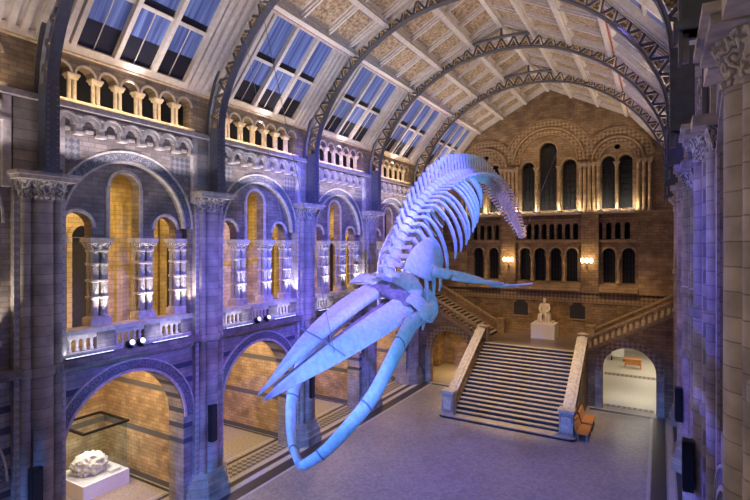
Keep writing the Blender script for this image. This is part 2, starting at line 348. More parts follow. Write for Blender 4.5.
# ------------------------------------------------------------------ side walls, one bay at a time (local x is measured from the hall's axis)
W = -HW
def bay_structure():
    P = []
    # ground arcade
    lo = MB().prism([rect(-3.3, 3.3, 2.2, 6.6)[:0] or [(-3.3, 0), (-2.3, 0)] + [(2.3 * -math.cos(PI * i / 24), 3.6 + 2.3 * math.sin(PI * i / 24)) for i in range(25)] + [(2.3, 0), (3.3, 0), (3.3, 6.6), (-3.3, 6.6)]], W - .9, W)
    P.append((lo, 'wall_left', 'banded'))
    P.append((MB().ring(0, 3.6, 2.32, 2.42, W - .02, W + .09), 'wall_left', 'trim'))
    P.append((MB().ring(0, 3.6, 2.44, 2.74, W - .02, W + .05), 'wall_left', 'chev'))
    P.append((MB().ring(0, 3.6, 2.74, 2.80, W - .02, W + .09), 'wall_left', 'trim'))
    # string courses and gallery ledge
    P.append((MB().box(W - .2, W + .14, -2.7, 2.7, 6.42, 6.56), 'wall_left', 'trim'))
    P.append((MB().box(W - 4, W + .38, -3.3, 3.3, 6.58, 6.84), 'wall_left', 'stone'))
    # tympanum with three openings
    tym = MB().prism([[(-2.45, 10.75), (2.45, 10.75)] + [(2.45 * math.cos(PI * i / 24), 11.15 + 2.45 * math.sin(PI * i / 24)) for i in range(25)],
                      arch(0, .56, 10.76, 12.55), arch(-1.68, .5, 10.76, 11.1), arch(1.68, .5, 10.76, 11.1)], W - .75, W - .3)
    P.append((tym, 'wall_left', 'stone'))
    rg = MB()
    for c, h, z in ((0, .56, 12.55), (-1.68, .5, 11.1), (1.68, .5, 11.1)): rg.ring(c, z, h + .005, h + .11, W - .32, W - .24)
    rg.box(W - .32, W - .25, -.70, -.565, 10.76, 12.55).box(W - .32, W - .25, .565, .70, 10.76, 12.55)
    P.append((rg, 'wall_left', 'trim'))
    # wall round the great arch up to the corbel table
    up = MB().prism([[(-3.3, 6.84), (-2.62, 6.84), (-2.62, 11.15)] + [(-2.3 * math.cos(PI * i / 24), 11.15 + 2.3 * math.sin(PI * i / 24)) for i in range(25)] + [(2.62, 11.15), (2.62, 6.84), (3.3, 6.84), (3.3, 15.1), (-3.3, 15.1)]], W - .8, W)
    P.append((up, 'wall_left', 'stone'))
    P.append((MB().ring(0, 11.15, 2.27, 2.34, W - .1, W + .08), 'wall_left', 'trim'))
    P.append((MB().ring(0, 11.15, 2.37, 2.63, W - .02, W + .03), 'wall_left', 'chev'))
    P.append((MB().ring(0, 11.15, 2.65, 2.71, W - .02, W + .09), 'wall_left', 'trim'))
    fz = MB()
    for s in (-1, 1):
        a, b = sorted((s * 2.62, s * 1.25)); fz.prism([[(a, 13.45), (b, 13.45), (b, 14.02), (a, 14.02)]] if False else [rect(min(s * 1.75, s * 2.6), max(s * 1.75, s * 2.6), 13.25, 14.0)], W, W + .015)
    P.append((fz, 'wall_left', 'frieze'))
    # corbel table: seven little arches on corbels
    ct = MB(); n = 7; pw = 5.2 / n
    for i in range(n):
        c = -2.6 + pw * (i + .5)
        ct.ring(c, 14.42, .20, .35, W, W + .17, n=10)
        ct.ring(c, 14.42, .33, .39, W, W + .24, n=10)
    for i in range(n + 1):
        c = -2.6 + pw * i
        ct.box(W, W + .20, c - .10, c + .10, 14.20, 14.46); ct.box(W, W + .25, c - .14, c + .14, 14.10, 14.19)
    for i in range(n):
        c = -2.6 + pw * (i + .5); ct.box(W, W + .13, c - .12, c + .12, 14.2, 14.3)
    P.append((ct, 'wall_left', 'trim'))
    P.append((MB().box(W, W + .14, -2.6, 2.6, 14.74, 14.86), 'wall_left', 'stone'))
    ro = MB()
    for i in range(n - 1):
        c = -2.6 + pw * (i + 1); ro.lathe([(0.01, -.1), (.09, -.06), (.12, 0), (.09, .06), (.01, .1)], W + .16, c, 8, z=14.68)
    P.append((ro, 'wall_left', 'carved'))
    P.append((MB().box(W, W + .20, 2.6, 2.82, 12.2, 14.86).box(W, W + .12, -2.82, -2.6, 12.2, 14.86), 'wall_left', 'trim'))
    P.append((MB().box(W - .5, W + .36, -3.3, 3.3, 14.88, 14.98).box(W - .5, W + .28, -3.3, 3.3, 14.99, 15.08), 'wall_left', 'trim'))
    # upper arcade
    ol = [(-2.62, 15.22), (2.62, 15.22), (2.62, 16.1)]
    for k in range(3, -4, -1): ol += [(.78 * k + .29 * math.cos(PI * i / 10), 16.1 + .29 * math.sin(PI * i / 10)) for i in range(11)]
    ol += [(-2.62, 16.1)]
    ua = MB().prism([rect(-3.3, 3.3, 15.1, 16.68), ol], W - .45, W)
    P.append((ua, 'wall_left', 'stone'))
    ur = MB()
    for k in range(-3, 4): ur.ring(.78 * k, 16.1, .295, .37, W - .02, W + .04, n=12)
    P.append((ur, 'wall_left', 'trim'))
    P.append((MB().box(W - .5, W + .12, -2.75, 2.75, 15.1, 15.22), 'wall_left', 'trim'))
    P.append((MB().box(W - .6, W + .16, -3.3, 3.3, 16.69, 16.80), 'wall_left', 'trim'))
    P.append((MB().box(W - 1.4, W - .5, -3.3, 3.3, 15.08, 15.2), 'floor', 'stone'))
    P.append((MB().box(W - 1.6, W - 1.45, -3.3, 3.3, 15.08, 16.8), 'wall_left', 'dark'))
    # first floor gallery: vault slab, back wall with dark doorway arch, transverse arch
    P.append((MB().box(W - 4.2, W - .82, -3.3, 3.3, 13.6, 13.8), 'ceiling', 'gold'))
    P.append((MB().prism([rect(-3.3, 3.3, 6.84, 13.6), arch(.5, .5, 7.0, 10.8), arch(-1.75, .45, 7.0, 10.6)], W - 4.2, W - 3.9), 'wall_left', 'gold'))
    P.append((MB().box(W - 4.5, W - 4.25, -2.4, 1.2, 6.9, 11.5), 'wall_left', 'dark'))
    pl = MB().ring(.5, 10.8, .51, .66, W - 3.9, W - 3.8, n=12).ring(-1.75, 10.6, .46, .6, W - 3.9, W - 3.8, n=12)
    for s in (-.12, 1.12): pl.box(W - 3.9, W - 3.75, s - .1, s + .1, 6.9, 10.8)
    for s in (-2.6, -.8, 1.9, 2.6): pl.box(W - 3.9, W - 3.65, s - .14, s + .14, 6.9, 12.4)
    P.append((pl, 'wall_left', 'gold'))
    trn = [(W - 3.9, 6.84), (W - 3.4, 6.84)] + [(W - 2.25 - 1.15 * math.cos(PI * i / 16), 11.6 + 1.5 * math.sin(PI * i / 16)) for i in range(17)] + [(W - 1.1, 6.84), (W - .82, 6.84), (W - .82, 13.6), (W - 3.9, 13.6)]
    P.append((MB().prism([trn], 3.05, 3.55, 'Y'), 'wall_left', 'gold'))
    # ground floor alcove
    P.append((MB().box(W - 6.9, W - 6.6, -3.3, 3.3, 0, 6.6), 'wall_left', 'brick'))
    P.append((MB().box(W - 6.6, W - .92, 2.95, 3.55, 0, 6.6), 'wall_left', 'brick'))
    P.append((MB().box(W - 6.8, W - 3.95, -3.3, 3.3, 6.6, 6.8), 'ceiling', 'brick'))
    return P
bayP = [(mb.mesh(n), n, m) for mb, n, m in bay_structure()]
def place_bay(yc, side, only=None):
    for me, n, m in bayP:
        zmin = min(v.co.z for v in me.vertices)
        if only and zmin < only: continue
        if side > 0 and 6.4 < zmin < 6.6: continue
        nm = n if side < 0 else n.replace('left', 'right')
        o = bpy.data.objects.new(nm, me); COL.objects.link(o)
        if not me.materials: me.materials.append(M[m])
        o.location = (CX, yc, 0); o.rotation_euler = (0, 0, 0 if side < 0 else PI); st(o)
for k, yc in enumerate(BAY):
    for side in (-1, 1):
        if k == 5: place_bay(yc, side, 10.5)
        else: place_bay(yc, side)
# plain continuations of the walls to the south end behind the viewer
for sgn in (-1, 1):
    x0, x1 = sorted((CX + sgn * HW, CX + sgn * (HW + .8))); MB().box(x0, x1, -16.6, .7, 0, 16.8).build('wall_left' if sgn < 0 else 'wall_right', 'stone', kind='structure')
MB().box(CX - HW - .8, CX + HW + .8, -17, -16.6, 0, 23).build('wall_front', 'stone', kind='structure')
# lower part of the last bay: side wall of the stair hall
for sgn in (-1, 1):
    x0, x1 = sorted((CX + sgn * HW, CX + sgn * (HW + .8)))
    MB().box(x0, x1, 38.9, 40.3, 0, 13).build('wall_left' if sgn < 0 else 'wall_right', 'back', kind='structure')
    MB().box(x0, x1, 33.7, 38.9, 10.6, 15.1).build('wall_left' if sgn < 0 else 'wall_right', 'back', kind='structure')
    xa, xb = sorted((CX + sgn * 9.6, CX + sgn * 15.4))
    MB().box(xa, xb, 40.3, 40.6, 0, 16).build('wall_back', 'back', kind='structure')

# ------------------------------------------------------------------ piers
def pier(y, side, label, capdz=0.0):
    t = thing('stone_pillar', label, 'pillar', (CX, y, 0), 0 if side < 0 else PI, 'great piers of the hall'); t['kind'] = 'thing'
    zc = 11.95 + capdz
    core = MB().box(W - .85, W + .02, -.72, .72, 0, 14.9); core.build('core', 'pier', t)
    MB().box(W + .01, W + .07, -.72, -.56, 1.1, zc).box(W + .01, W + .07, .56, .72, 1.1, zc).build('zigzag_strip', 'zig', t)
    r1 = MB(); prof = [(.31, 1.1), (.31, 6.5), (.37, 6.56), (.38, 6.75), (.31, 6.85), (.30, zc)]
    r1.lathe(prof, W + .1, 0, 18); r1.build('main_shaft', 'pier', t, True)
    for s in (-1, 1):
        MB().lathe([(.14, 1.1), (.14, 6.5), (.19, 6.56), (.19, 6.75), (.14, 6.85), (.14, zc)], W + .12, s * .44, 10).build('side_shaft', 'pier', t, True)
    cp = MB().lathe([(.34, zc - .08), (.36, zc), (.32, zc + .05), (.34, zc + .25), (.46, zc + .48)], W + .1, 0, 18)
    for s in (-1, 1): cp.lathe([(.17, zc - .06), (.18, zc), (.15, zc + .05), (.18, zc + .28), (.28, zc + .48)], W + .12, s * .44, 10)
    cp.frustum(W, W + .12, -.62, .62, zc + .02, .1, zc + .48)
    cp.build('capital', 'carved', t, True)
    MB().box(W - .1, W + .60, -.82, .82, zc + .49, zc + .60).box(W - .1, W + .68, -.9, .9, zc + .61, zc + .72).build('abacus', 'trim', t)
    if side > 0:
        for s in (-1, 1):
            MB().box(W - .6, W + .02, min(s * .7, s * 1.6), max(s * .7, s * 1.6), 0, 14.9).build('flank', 'pier', t)
            MB().lathe([(.2, 0), (.2, 8.75), (.27, 8.8), (.27, 9.0), (.2, 9.05), (.2, zc)], W + .02, s * 1.0, 12).build('side_shaft', 'pier', t, True)
            MB().box(W + .01, W + .07, min(s * 1.36, s * 1.58), max(s * 1.36, s * 1.58), 0, zc).build('zigzag_strip', 'zig', t)
            MB().frustum(W - .2, W + .12, min(s * .62, s * 1.5), max(s * .62, s * 1.5), zc, .12, zc + .48).build('capital', 'carved', t)
            MB().box(W - .3, W + .5, min(s * .9, s * 1.7), max(s * .9, s * 1.7), zc + .49, zc + .72).build('abacus', 'trim', t)
        if y > 8: MB().lathe([(.3, 8.75), (.37, 8.8), (.37, 9.0), (.3, 9.05)], W + .1, 0, 18).build('ring_band', 'pier', t, True)
    b = MB()
    for z0, z1, e in ((0, .45, .30), (.45, .75, .22), (.75, .95, .14), (.95, 1.12, .07)):
        b.prism([[(W - .7, -.75 - e), (W + .1, -.75 - e), (W + .35 + e, -.4 - e * .5), (W + .35 + e, .4 + e * .5), (W + .1, .75 + e), (W - .7, .75 + e)]], z0, z1, 'Z')
    b.build('base', 'pier', t)
    return t
PL = ['left pier nearest the viewer, by the coral case', 'left pier behind the tip of the whale beak', 'left pier between the whale jaws', 'left pier just behind the whale jaw hinge', 'left corner pier where the side stairs begin']
PR = ['round gold-lit stone pier cut by the right picture edge', 'nearest blue-lit right pier with big carved capital', 'second blue-lit right pier in the receding row', 'third blue-lit right pier in the receding row', 'farthest right pier at the side stairs']
for k, y in enumerate(PIERY):
    pier(y, -1, 'clustered stone ' + PL[k]).location.x = CX + .14; pier(y, 1, PR[k], .6)

# ------------------------------------------------------------------ gallery columns, balustrades and upper arcade colonnettes
def cluster_proto(xs, label, name='column_cluster'):
    t = thing(name, label, 'column', group='banded column clusters of the gallery')
    MB().box(W - .78, W - .24, min(xs) - .2, max(xs) + .2, 7.72, 7.98).build('base', 'trim', t)
    for x in (W - .64, W - .38):
        for s in xs:
            sh = MB().lathe([(.125, 7.98), (.125, 10.3)], x, s, 10)
            sh.build('shaft', 'shaft', t, True)
            for z in (7.98, 8.68, 9.26, 9.84, 10.3): MB().lathe([(.13, z - .05), (.165, z - .03), (.165, z + .03), (.13, z + .05)], x, s, 10).build('ring_band', 'trim', t, True)
    MB().frustum(W - .72, W - .30, min(xs) - .12, max(xs) + .12, 10.32, .1, 10.58).build('capital', 'carved', t)
    MB().box(W - .84, W - .18, min(xs) - .26, max(xs) + .26, 10.59, 10.75).build('abacus', 'trim', t)
    return t
protoA = cluster_proto((-.16, .16), 'x'); protoB = cluster_proto((-.02, .26), 'x')
usedA = usedB = False
SIDE4 = ['against the near pier', 'left of the tall middle opening', 'right of the tall middle opening', 'against the far pier']
for k in range(5):
    for j, s in enumerate((-2.42, -.88, .88, 2.42)):
        lab = 'ringed column cluster %s, %s' % (SIDE4[j], NEAR[k])
        mid = j in (1, 2)
        src = protoA
        if not usedA: src['label'] = lab; src.location = (CX, BAY[k] + s, 0); usedA = True
        else: dup(src, (CX, BAY[k] + s, 0), 0, lab)
for o in list(protoB.children): bpy.data.objects.remove(o)
bpy.data.objects.remove(protoB)
# balustrade of the gallery
def balustrade(k):
    t = thing('gallery_balustrade', 'low pierced stone gallery balustrade in the ' + NEAR[k], 'balustrade', (CX, BAY[k], 0), 0, 'gallery balustrades above the ground arches')
    MB().box(W - .5, W + .1, -2.58, 2.58, 6.84, 7.0).build('plinth', 'trim', t)
    MB().box(W - .55, W + .16, -2.6, 2.6, 7.56, 7.72).build('rail', 'trim', t)
    for a, b in ((-2.58, -2.15), (-1.2, -.56), (.56, 1.2), (2.15, 2.58)):
        MB().box(W - .45, W + .05, a, b, 7.0, 7.56).build('die', 'stone', t)
    for a, b, n in ((-2.15, -1.2, 4), (-.56, .56, 5), (1.2, 2.15, 4)):
        pr = MB().prism([rect(a, b, 7.4, 7.56)] , W - .38, W + .03); pr.build('arcade_head', 'trim', t)
        for i in range(n):
            c = a + (b - a) * (i + .5) / n
            MB().lathe([(.075, 7.0), (.075, 7.05), (.045, 7.1), (.06, 7.2), (.045, 7.3), (.08, 7.4)], W - .08, c, 8).build('baluster', 'trim', t, True)
for k in range(5): balustrade(k)
cg = thing('colonnette_pair', 'x', 'colonnette', group='paired colonnettes of the upper arcade')
for s in (-.085, .085): MB().lathe([(.095, 15.22), (.095, 15.27), (.068, 15.31), (.068, 15.92)], W - .1, s, 8).build('shaft', 'trim', cg, True)
MB().frustum(W - .22, W + .0, -.15, .15, 15.92, .04, 16.03).box(W - .3, W + .06, -.2, .2, 16.03, 16.1).build('capital', 'trim', cg)
first = True
for k in range(6):
    for j in range(6):
        lab = '%s golden twin colonnette from near end, upper arcade, %s' % (ORD[j], NEAR[k])
        loc = (CX, BAY[k] - 1.95 + .78 * j, 0)
        if first: cg.location = loc; cg['label'] = lab; first = False
        else: dup(cg, loc, 0, lab)

# ------------------------------------------------------------------ lights of the galleries (fittings stand on the ledges only; soft area lights are added)
for k in range(5):
    y = BAY[k]
    area((CX + W - 2.3, y, 13.3), (CX + W - 2.3, y, 7), GOLD, 150, 1.2, 3.5)
    area((CX + W - 1.2, y - .2, 7.2), (CX + W - 3.9, y + .2, 10.5), GOLD, 70, 2.5, .3)
    area((CX + W - 2.6, y, 6.3), (CX + W - 3.2, y + .8, 0), (1, .76, .46), 330, 2, 3)
    # uplights at the feet of the columns, washing the tympanum and arch
    for s in (-2.3, -.88, .88, 2.3):
        spot((CX + W + .12, y + s, 7.8), (CX + W - .05, y + s * .96, 14), (.80, .80, 1) if k > 1 else (1, .90, .80), 340, 80, .03, .8)
for k in range(6):
    area((CX + W + .42, BAY[k], 15.15), (CX + W - .02, BAY[k], 16.6), (1, .70, .34), 60, 5, .1)
    area((CX + W + .5, BAY[k], 13.5), (CX + W, BAY[k], 14.6), (.92, .85, 1), 45, 5, .1)

# ------------------------------------------------------------------ roof
RA = (8.62, 16.82); RB = (5.75, 20.2); RC = (0.0, 23.15)     # half-width, height: eaves, red band, ridge
def slope_frame(A, B, side):
    a = Vector((side * A[0] + CX, 0, A[1])); b = Vector((side * B[0] + CX, 0, B[1])); d = (b - a); ln = d.length; d.normalize()
    n = Vector((-side * d.z, 0, side * d.x)); n = n if n.z < 0 else -n
    return a, d, n, ln
def sbox(mb, F, yc, y0, y1, t0, t1, h0, h1):
    a, d, n, ln = F
    vs = []
    for h in (h0, h1):
        for y, t in ((y0, t0), (y1, t0), (y1, t1), (y0, t1)):
            p = a + d * (t * ln) + n * h; vs.append((p.x, yc + y, p.z))
    mb.add(vs, [(3, 2, 1, 0), (4, 5, 6, 7), (0, 1, 5, 4), (1, 2, 6, 5), (2, 3, 7, 6), (3, 0, 4, 7)])
wn = 0
for side in (-1, 1):
    F1 = slope_frame(RA, RB, side); F2 = slope_frame(RB, RC, side)
    for k, yc in enumerate(BAY):
        # upper coffered slope
        mb = MB(); sbox(mb, F2, yc, -3.3, 3.3, 0, 1, -.25, 0); mb.build('ceiling', 'cream', kind='structure')
        bm_ = MB()
        for t in (0, 1 / 3, 2 / 3): sbox(bm_, F2, yc, -3.3, 3.3, t, t + .032, 0, .30); sbox(bm_, F2, yc, -3.3, 3.3, t - .012, t + .047, 0, .16)
        sbox(bm_, F2, yc, -3.3, 3.3, .955, 1.0, 0, .22)
        for y in (-3.3, -2.75, -.98, .90, 2.65, 3.2): sbox(bm_, F2, yc, y, y + .10, 0, 1, 0, .20); sbox(bm_, F2, yc, y - .08, y + .18, 0, 1, 0, .12)
        bm_.build('ceiling', 'cream', kind='structure')
        pn = MB()
        for t in range(3):
            for a, b in ((-2.45, -1.2), (-.68, .70), (1.25, 2.45)): sbox(pn, F2, yc, a, b, t / 3 + .075, t / 3 + .305, 0, .03)
        pn.build('ceiling', 'panel', kind='structure')
        rb = MB(); sbox(rb, F1, yc, -2.5, 3.0, .965, .995, -.02, .16); trim(rb, 'red')
        # lower slope: moulded boards each side of the skylight
        lo = MB(); sbox(lo, F1, yc, -3.3, -2.25, 0, 1, -.3, 0); sbox(lo, F1, yc, 2.25, 3.3, 0, 1, -.3, 0)
        sbox(lo, F1, yc, -3.3, 3.3, -.03, .04, -.3, .04); sbox(lo, F1, yc, -3.3, 3.3, .94, 1, -.3, .12)
        for y in (-3.2, -2.85, -2.5, 2.30, 2.65, 3.0): sbox(lo, F1, yc, y, y + .18, 0, 1, 0, .13)
        lo.build('ceiling', 'cream', kind='structure')
        wn += 1
        wt = bpy.data.objects.new('window_%d' % wn, None); COL.objects.link(wt); st(wt)
        fr = MB()
        for y in (-2.23, -.81, .63, 2.05): sbox(fr, F1, yc, y, y + .16, .04, .94, -.1, .14)
        sbox(fr, F1, yc, -2.2, 2.2, .48, .51, -.1, .0); 
        for y in (-1.43, 0.0, 1.43): sbox(fr, F1, yc, y - .012, y + .012, .04, .48, -.085, -.05)
        st(fr.build('window_frame', 'cream', wt))
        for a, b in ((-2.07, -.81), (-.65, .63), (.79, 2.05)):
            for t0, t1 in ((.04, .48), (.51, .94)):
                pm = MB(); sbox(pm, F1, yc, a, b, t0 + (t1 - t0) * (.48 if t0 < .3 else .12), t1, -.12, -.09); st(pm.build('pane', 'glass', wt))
                pm = MB(); sbox(pm, F1, yc, a, b, t0, t0 + (t1 - t0) * (.48 if t0 < .3 else .12), -.12, -.085); st(pm.build('dark_pane_reflection', 'pane_reflection', wt))  # dark lower reflection painted as its own strip of pane
MB().box(CX - HW - 1, CX + HW + 1, -17, .7, 23.2, 23.4).build('ceiling', 'cream', kind='structure')
trim(MB().box(CX - .12, CX + .12, .7, 40.3, 22.72, 22.95), 'cream')

# ------------------------------------------------------------------ iron ribs
IN = [(7.95, 12.9), (7.95, 14.4), (7.94, 15.2), (7.84, 16.0), (7.56, 16.8), (7.05, 17.75), (6.42, 18.62), (5.35, 19.65), (4.05, 20.5), (2.75, 21.08), (1.35, 21.4), (0, 21.5)]
def rib_profile():
    half = []
    P = [Vector(p) for p in IN]
    for i in range(len(P) - 1):
        p0, p1, p2, p3 = P[max(i - 1, 0)], P[i], P[i + 1], P[min(i + 2, len(P) - 1)] if i + 2 < len(P) else Vector((-P[-2].x, P[-2].y))
        for j in range(3):
            t = j / 3; half.append(.5 * ((2 * p1) + (p2 - p0) * t + (2 * p0 - 5 * p1 + 4 * p2 - p3) * t * t + (3 * p1 - p0 - 3 * p2 + p3) * t ** 3))
    half.append(P[-1]); return half
RH = rib_profile()
full = [Vector((p.x, p.y)) for p in RH] + [Vector((-p.x, p.y)) for p in reversed(RH[:-1])]
RIBL = ['nearest the left picture edge', 'second iron rib, crossing the top of the picture', 'third iron rib from the viewer', 'fourth iron rib from the viewer', 'farthest rib, just in front of the end gable']
def iron_rib(y, label, capr=.6, king=True):
    t = thing('iron_rib', label, 'roof rib', (CX, y, 0), 0, 'riveted iron roof ribs')
    n = len(full); nor = []
    for i in range(n):
        d = (full[min(i + 1, n - 1)] - full[max(i - 1, 0)]).normalized(); nor.append(Vector((-d.y, d.x)) if True else d)
    # make normals point outwards
    nor = [v if (v.x * full[i].x + v.y * (full[i].y - 12)) > 0 else -v for i, v in enumerate(nor)]
    def off(i, h): return full[i] + nor[i] * h
    def strip(h0, h1, y0, y1, name, m):
        mb = MB(); vs = []; 
        for i in range(n):
            a, b = off(i, h0), off(i, h1)
            vs += [(a.x, y0, a.y), (a.x, y1, a.y), (b.x, y1, b.y), (b.x, y0, b.y)]
        fs = [(i * 4 + k, i * 4 + (k + 1) % 4, i * 4 + 4 + (k + 1) % 4, i * 4 + 4 + k) for i in range(n - 1) for k in range(4)] + [(0, 1, 2, 3), ((n - 1) * 4 + 3, (n - 1) * 4 + 2, (n - 1) * 4 + 1, (n - 1) * 4)]
        mb.add(vs, fs); mb.build(name, m, t)
    strip(-.04, .0, -.17, .17, 'inner_flange', 'iron'); strip(.0, .08, -.04, .04, 'inner_chord', 'iron_light')
    strip(.70, .74, -.17, .17, 'outer_flange', 'iron'); strip(.62, .70, -.04, .04, 'outer_chord', 'iron_light')
    # zigzag web and gilded leaves
    L = [0]
    for i in range(1, n): L.append(L[-1] + (full[i] - full[i - 1]).length)
    tot = L[-1]; s0 = 2.55; cnt = 33
    def at(s, h):
        s = max(0, min(tot - 1e-4, s)); i = max(j for j in range(n - 1) if L[j] <= s); f_ = (s - L[i]) / (L[i + 1] - L[i])
        a, b = off(i, h), off(i + 1, h); return a.lerp(b, f_)
    web = MB(); stp = (tot - 2 * s0) / cnt; at_ = at; at = lambda s, h: at_(s + s0, h)
    for j in range(cnt):
        a, b = at(stp * j, .05), at(stp * (j + .5), .66); c = at(stp * (j + 1), .05)
        web.bar((a.x, 0, a.y), (b.x, 0, b.y), .028, .05, True); web.bar((b.x, 0, b.y), (c.x, 0, c.y), .028, .05, True)
    web.build('lattice_web', 'iron', t)
    for j in range(cnt):
        a, b, c = at(stp * (j + .26), .12), at(stp * (j + .74), .12), at(stp * (j + .5), .44)
        q = at(stp * (j + .5), .26)
        if True:
            MB().prism([[tuple(a), tuple(b), tuple(c)]], -.03, .03, 'Y').build('gilded_leaf', 'leaf', t)
    for sgn in (-1, 1):
        z0 = 12.68 + (capr if sgn > 0 else 0)
        bx = MB(); xa, xb = sorted((sgn * 7.95, sgn * 8.42)); bx.box(xa, xb, -.16, .16, z0, 15.3)
        xa, xb = sorted((sgn * 7.91, sgn * 7.95)); bx.box(xa, xb, -.2, .2, z0, 15.3); xa, xb = sorted((sgn * 7.85, sgn * 8.7)); bx.box(xa, xb, -.26, .26, z0, z0 + .1)
        bx.build('box_post', 'iron', t)
        rv = MB()
        for i in range(14):
            z = z0 + .2 + i * (15.2 - z0) / 14
            for yy in (-.13, .13): rv.box(min(sgn * 7.89, sgn * 7.915), max(sgn * 7.89, sgn * 7.915), yy - .016, yy + .016, z - .016, z + .016)
        rv.build('rivet_row', 'iron_light', t)
    if king:
        MB().box(-.06, .06, -.06, .06, 22.2, 22.75).build('king_post', 'iron', t)
    return t
for k, y in enumerate(PIERY):
    iron_rib(y, 'blue-grey riveted iron lattice rib, ' + RIBL[k])

# ------------------------------------------------------------------ end wall
YB = 40.3
gable = [(CX - HW - .9, 3.0), (CX + HW + .9, 3.0), (CX + HW + .9, 16.5), (CX + HW, 16.9), (CX + RB[0], RB[1]), (CX, RC[1]), (CX - RB[0], RB[1]), (CX - HW, 16.9), (CX - HW - .9, 16.5)]
low = [CX - 5.05 - .65, CX - 5.05 + .65, CX - 1.77, CX - .6, CX + .6, CX + 1.77, CX + 5.05 - .65, CX + 5.05 + .65]
uph = [(CX - 5.75, .46, 13.25, 16.75), (CX - 4.30, .46, 13.25, 16.75), (CX - 1.55, .52, 13.25, 16.7), (CX, .66, 13.25, 18.0), (CX + 1.6, .52, 13.25, 16.7), (CX + 4.35, .46, 13.25, 16.75), (CX + 5.5, .46, 13.25, 16.75)]
holes = [arch(x, .42, 7.65, 9.85, n=10) for x in low] + [arch(x, h, z0, s, n=12) for x, h, z0, s in uph]
sm = [CX - 2.05 + .585 * i * 1.0 for i in range(8)] + [CX - 6.0 + .62 * i for i in range(4)] + [CX + 3.75 + .62 * i for i in range(4)]
holes += [arch(x, .19, 10.95, 12.0, n=8) for x in sm]
for cx_ in (CX - 5.0, CX + 4.95): holes.append([(cx_ + .2 * math.cos(2 * PI * i / 14), 17.85 + .2 * math.sin(2 * PI * i / 14)) for i in range(14)])
MB().prism([gable] + holes, YB, YB + .6, 'Y').build('wall_back', 'back', kind='structure')
MB().box(CX - HW - 1, CX + HW + 1, YB + 1.3, YB + 1.5, 3, 20).build('wall_back', 'dark', kind='structure')
pal = MB()
for a, b in ((-8.8, -6.75), (6.35, 8.8)): pal.box(CX + a, CX + b, YB - .22, YB, 6.95, 9.9); 
pal.build('wall_back', 'back_light', kind='structure')
MB().box(CX + 6.35, CX + 8.8, YB - .3, YB, 9.9, 12.9).build('wall_back', 'back', kind='structure')
# big arch rings
rg = MB(); rg2 = MB()
for c, z, r in ((CX, 17.05, 2.62), (CX - 5.0, 16.85, 1.62), (CX + 4.95, 16.85, 1.62)):
    YQ = YB; e_ = .013 if r > 2 else 0
    rg.ring(c, z, r, r + .14, YB - .24, YB, 'Y', n=32); rg2.ring(c, z, r - .32, r - .05, YB - .1, YB, 'Y', n=32); rg.ring(c, z, r - .45, r - .36, YB - .16, YB, 'Y', n=32)
    rg.ring(c, z, r + .75, r + .84, YB - .12 - e_, YB, 'Y', a0=.12, a1=PI - .12, n=32)
    rg2.ring(c, z, r + .3, r + .72, YB - .05 - e_, YB, 'Y', a0=.1, a1=PI - .1, n=32)
for x, h, z0, s in uph: rg.ring(x, s, h, h + .12, YB - .1, YB, 'Y', n=14)
for x in low: rg.ring(x, 9.85, .43, .56, YB - .12, YB, 'Y', n=12)
rg.build('wall_back', 'trim_back', kind='structure'); rg2.build('wall_back', 'chev_back' if 'chev_back' in M else 'frieze_back', kind='structure')
# string courses, frieze, sloping sill
sc_ = MB()
for z0, z1, e in ((12.82, 13.0, .34), (12.45, 12.55, .12), (10.72, 10.86, .22), (6.86, 6.98, .3), (6.05, 6.14, .1)):
    sc_.box(CX - HW, CX + HW, YB - e, YB, z0, z1)
sc_.build('wall_back', 'trim_back', kind='structure')
MB().box(CX - HW, CX + HW, YB - .03, YB, 6.16, 6.84).build('wall_back', 'frieze_back', kind='structure')
sl = MB()
for a, b in ((-6.45, -3.75), (-2.45, 2.45), (3.75, 6.35)):
    sl.add([(CX + a, YB - .75, 6.98), (CX + b, YB - .75, 6.98), (CX + b, YB, 7.62), (CX + a, YB, 7.62), (CX + a, YB, 6.98), (CX + b, YB, 6.98)], [(0, 1, 2, 3), (0, 3, 4), (1, 5, 2), (0, 4, 5, 1), (3, 2, 5, 4)])
sl.build('wall_back', 'back', kind='structure')
# windows in the end wall
for x, z0, z1, h in [(x, 7.65, 10.3, .45) for x in low] + [(x, z0, s + h + .05, h + .04) for x, h, z0, s in uph]:
    wn += 1
    wt = bpy.data.objects.new('window_%d' % wn, None); COL.objects.link(wt); st(wt)
    st(MB().box(x - h, x + h, YB + .45, YB + .48, z0, z1).build('pane', 'night', wt))
    fr = MB(); nz = int((z1 - z0) / .42)
    for i in range(1, nz): fr.box(x - h, x + h, YB + .4, YB + .45, z0 + (z1 - z0) * i / nz - .015, z0 + (z1 - z0) * i / nz + .015)
    for i in (-1, 0, 1): fr.box(x + i * h * .5 - .015, x + i * h * .5 + .015, YB + .4, YB + .45, z0, z1)
    st(fr.build('window_frame', 'black', wt))
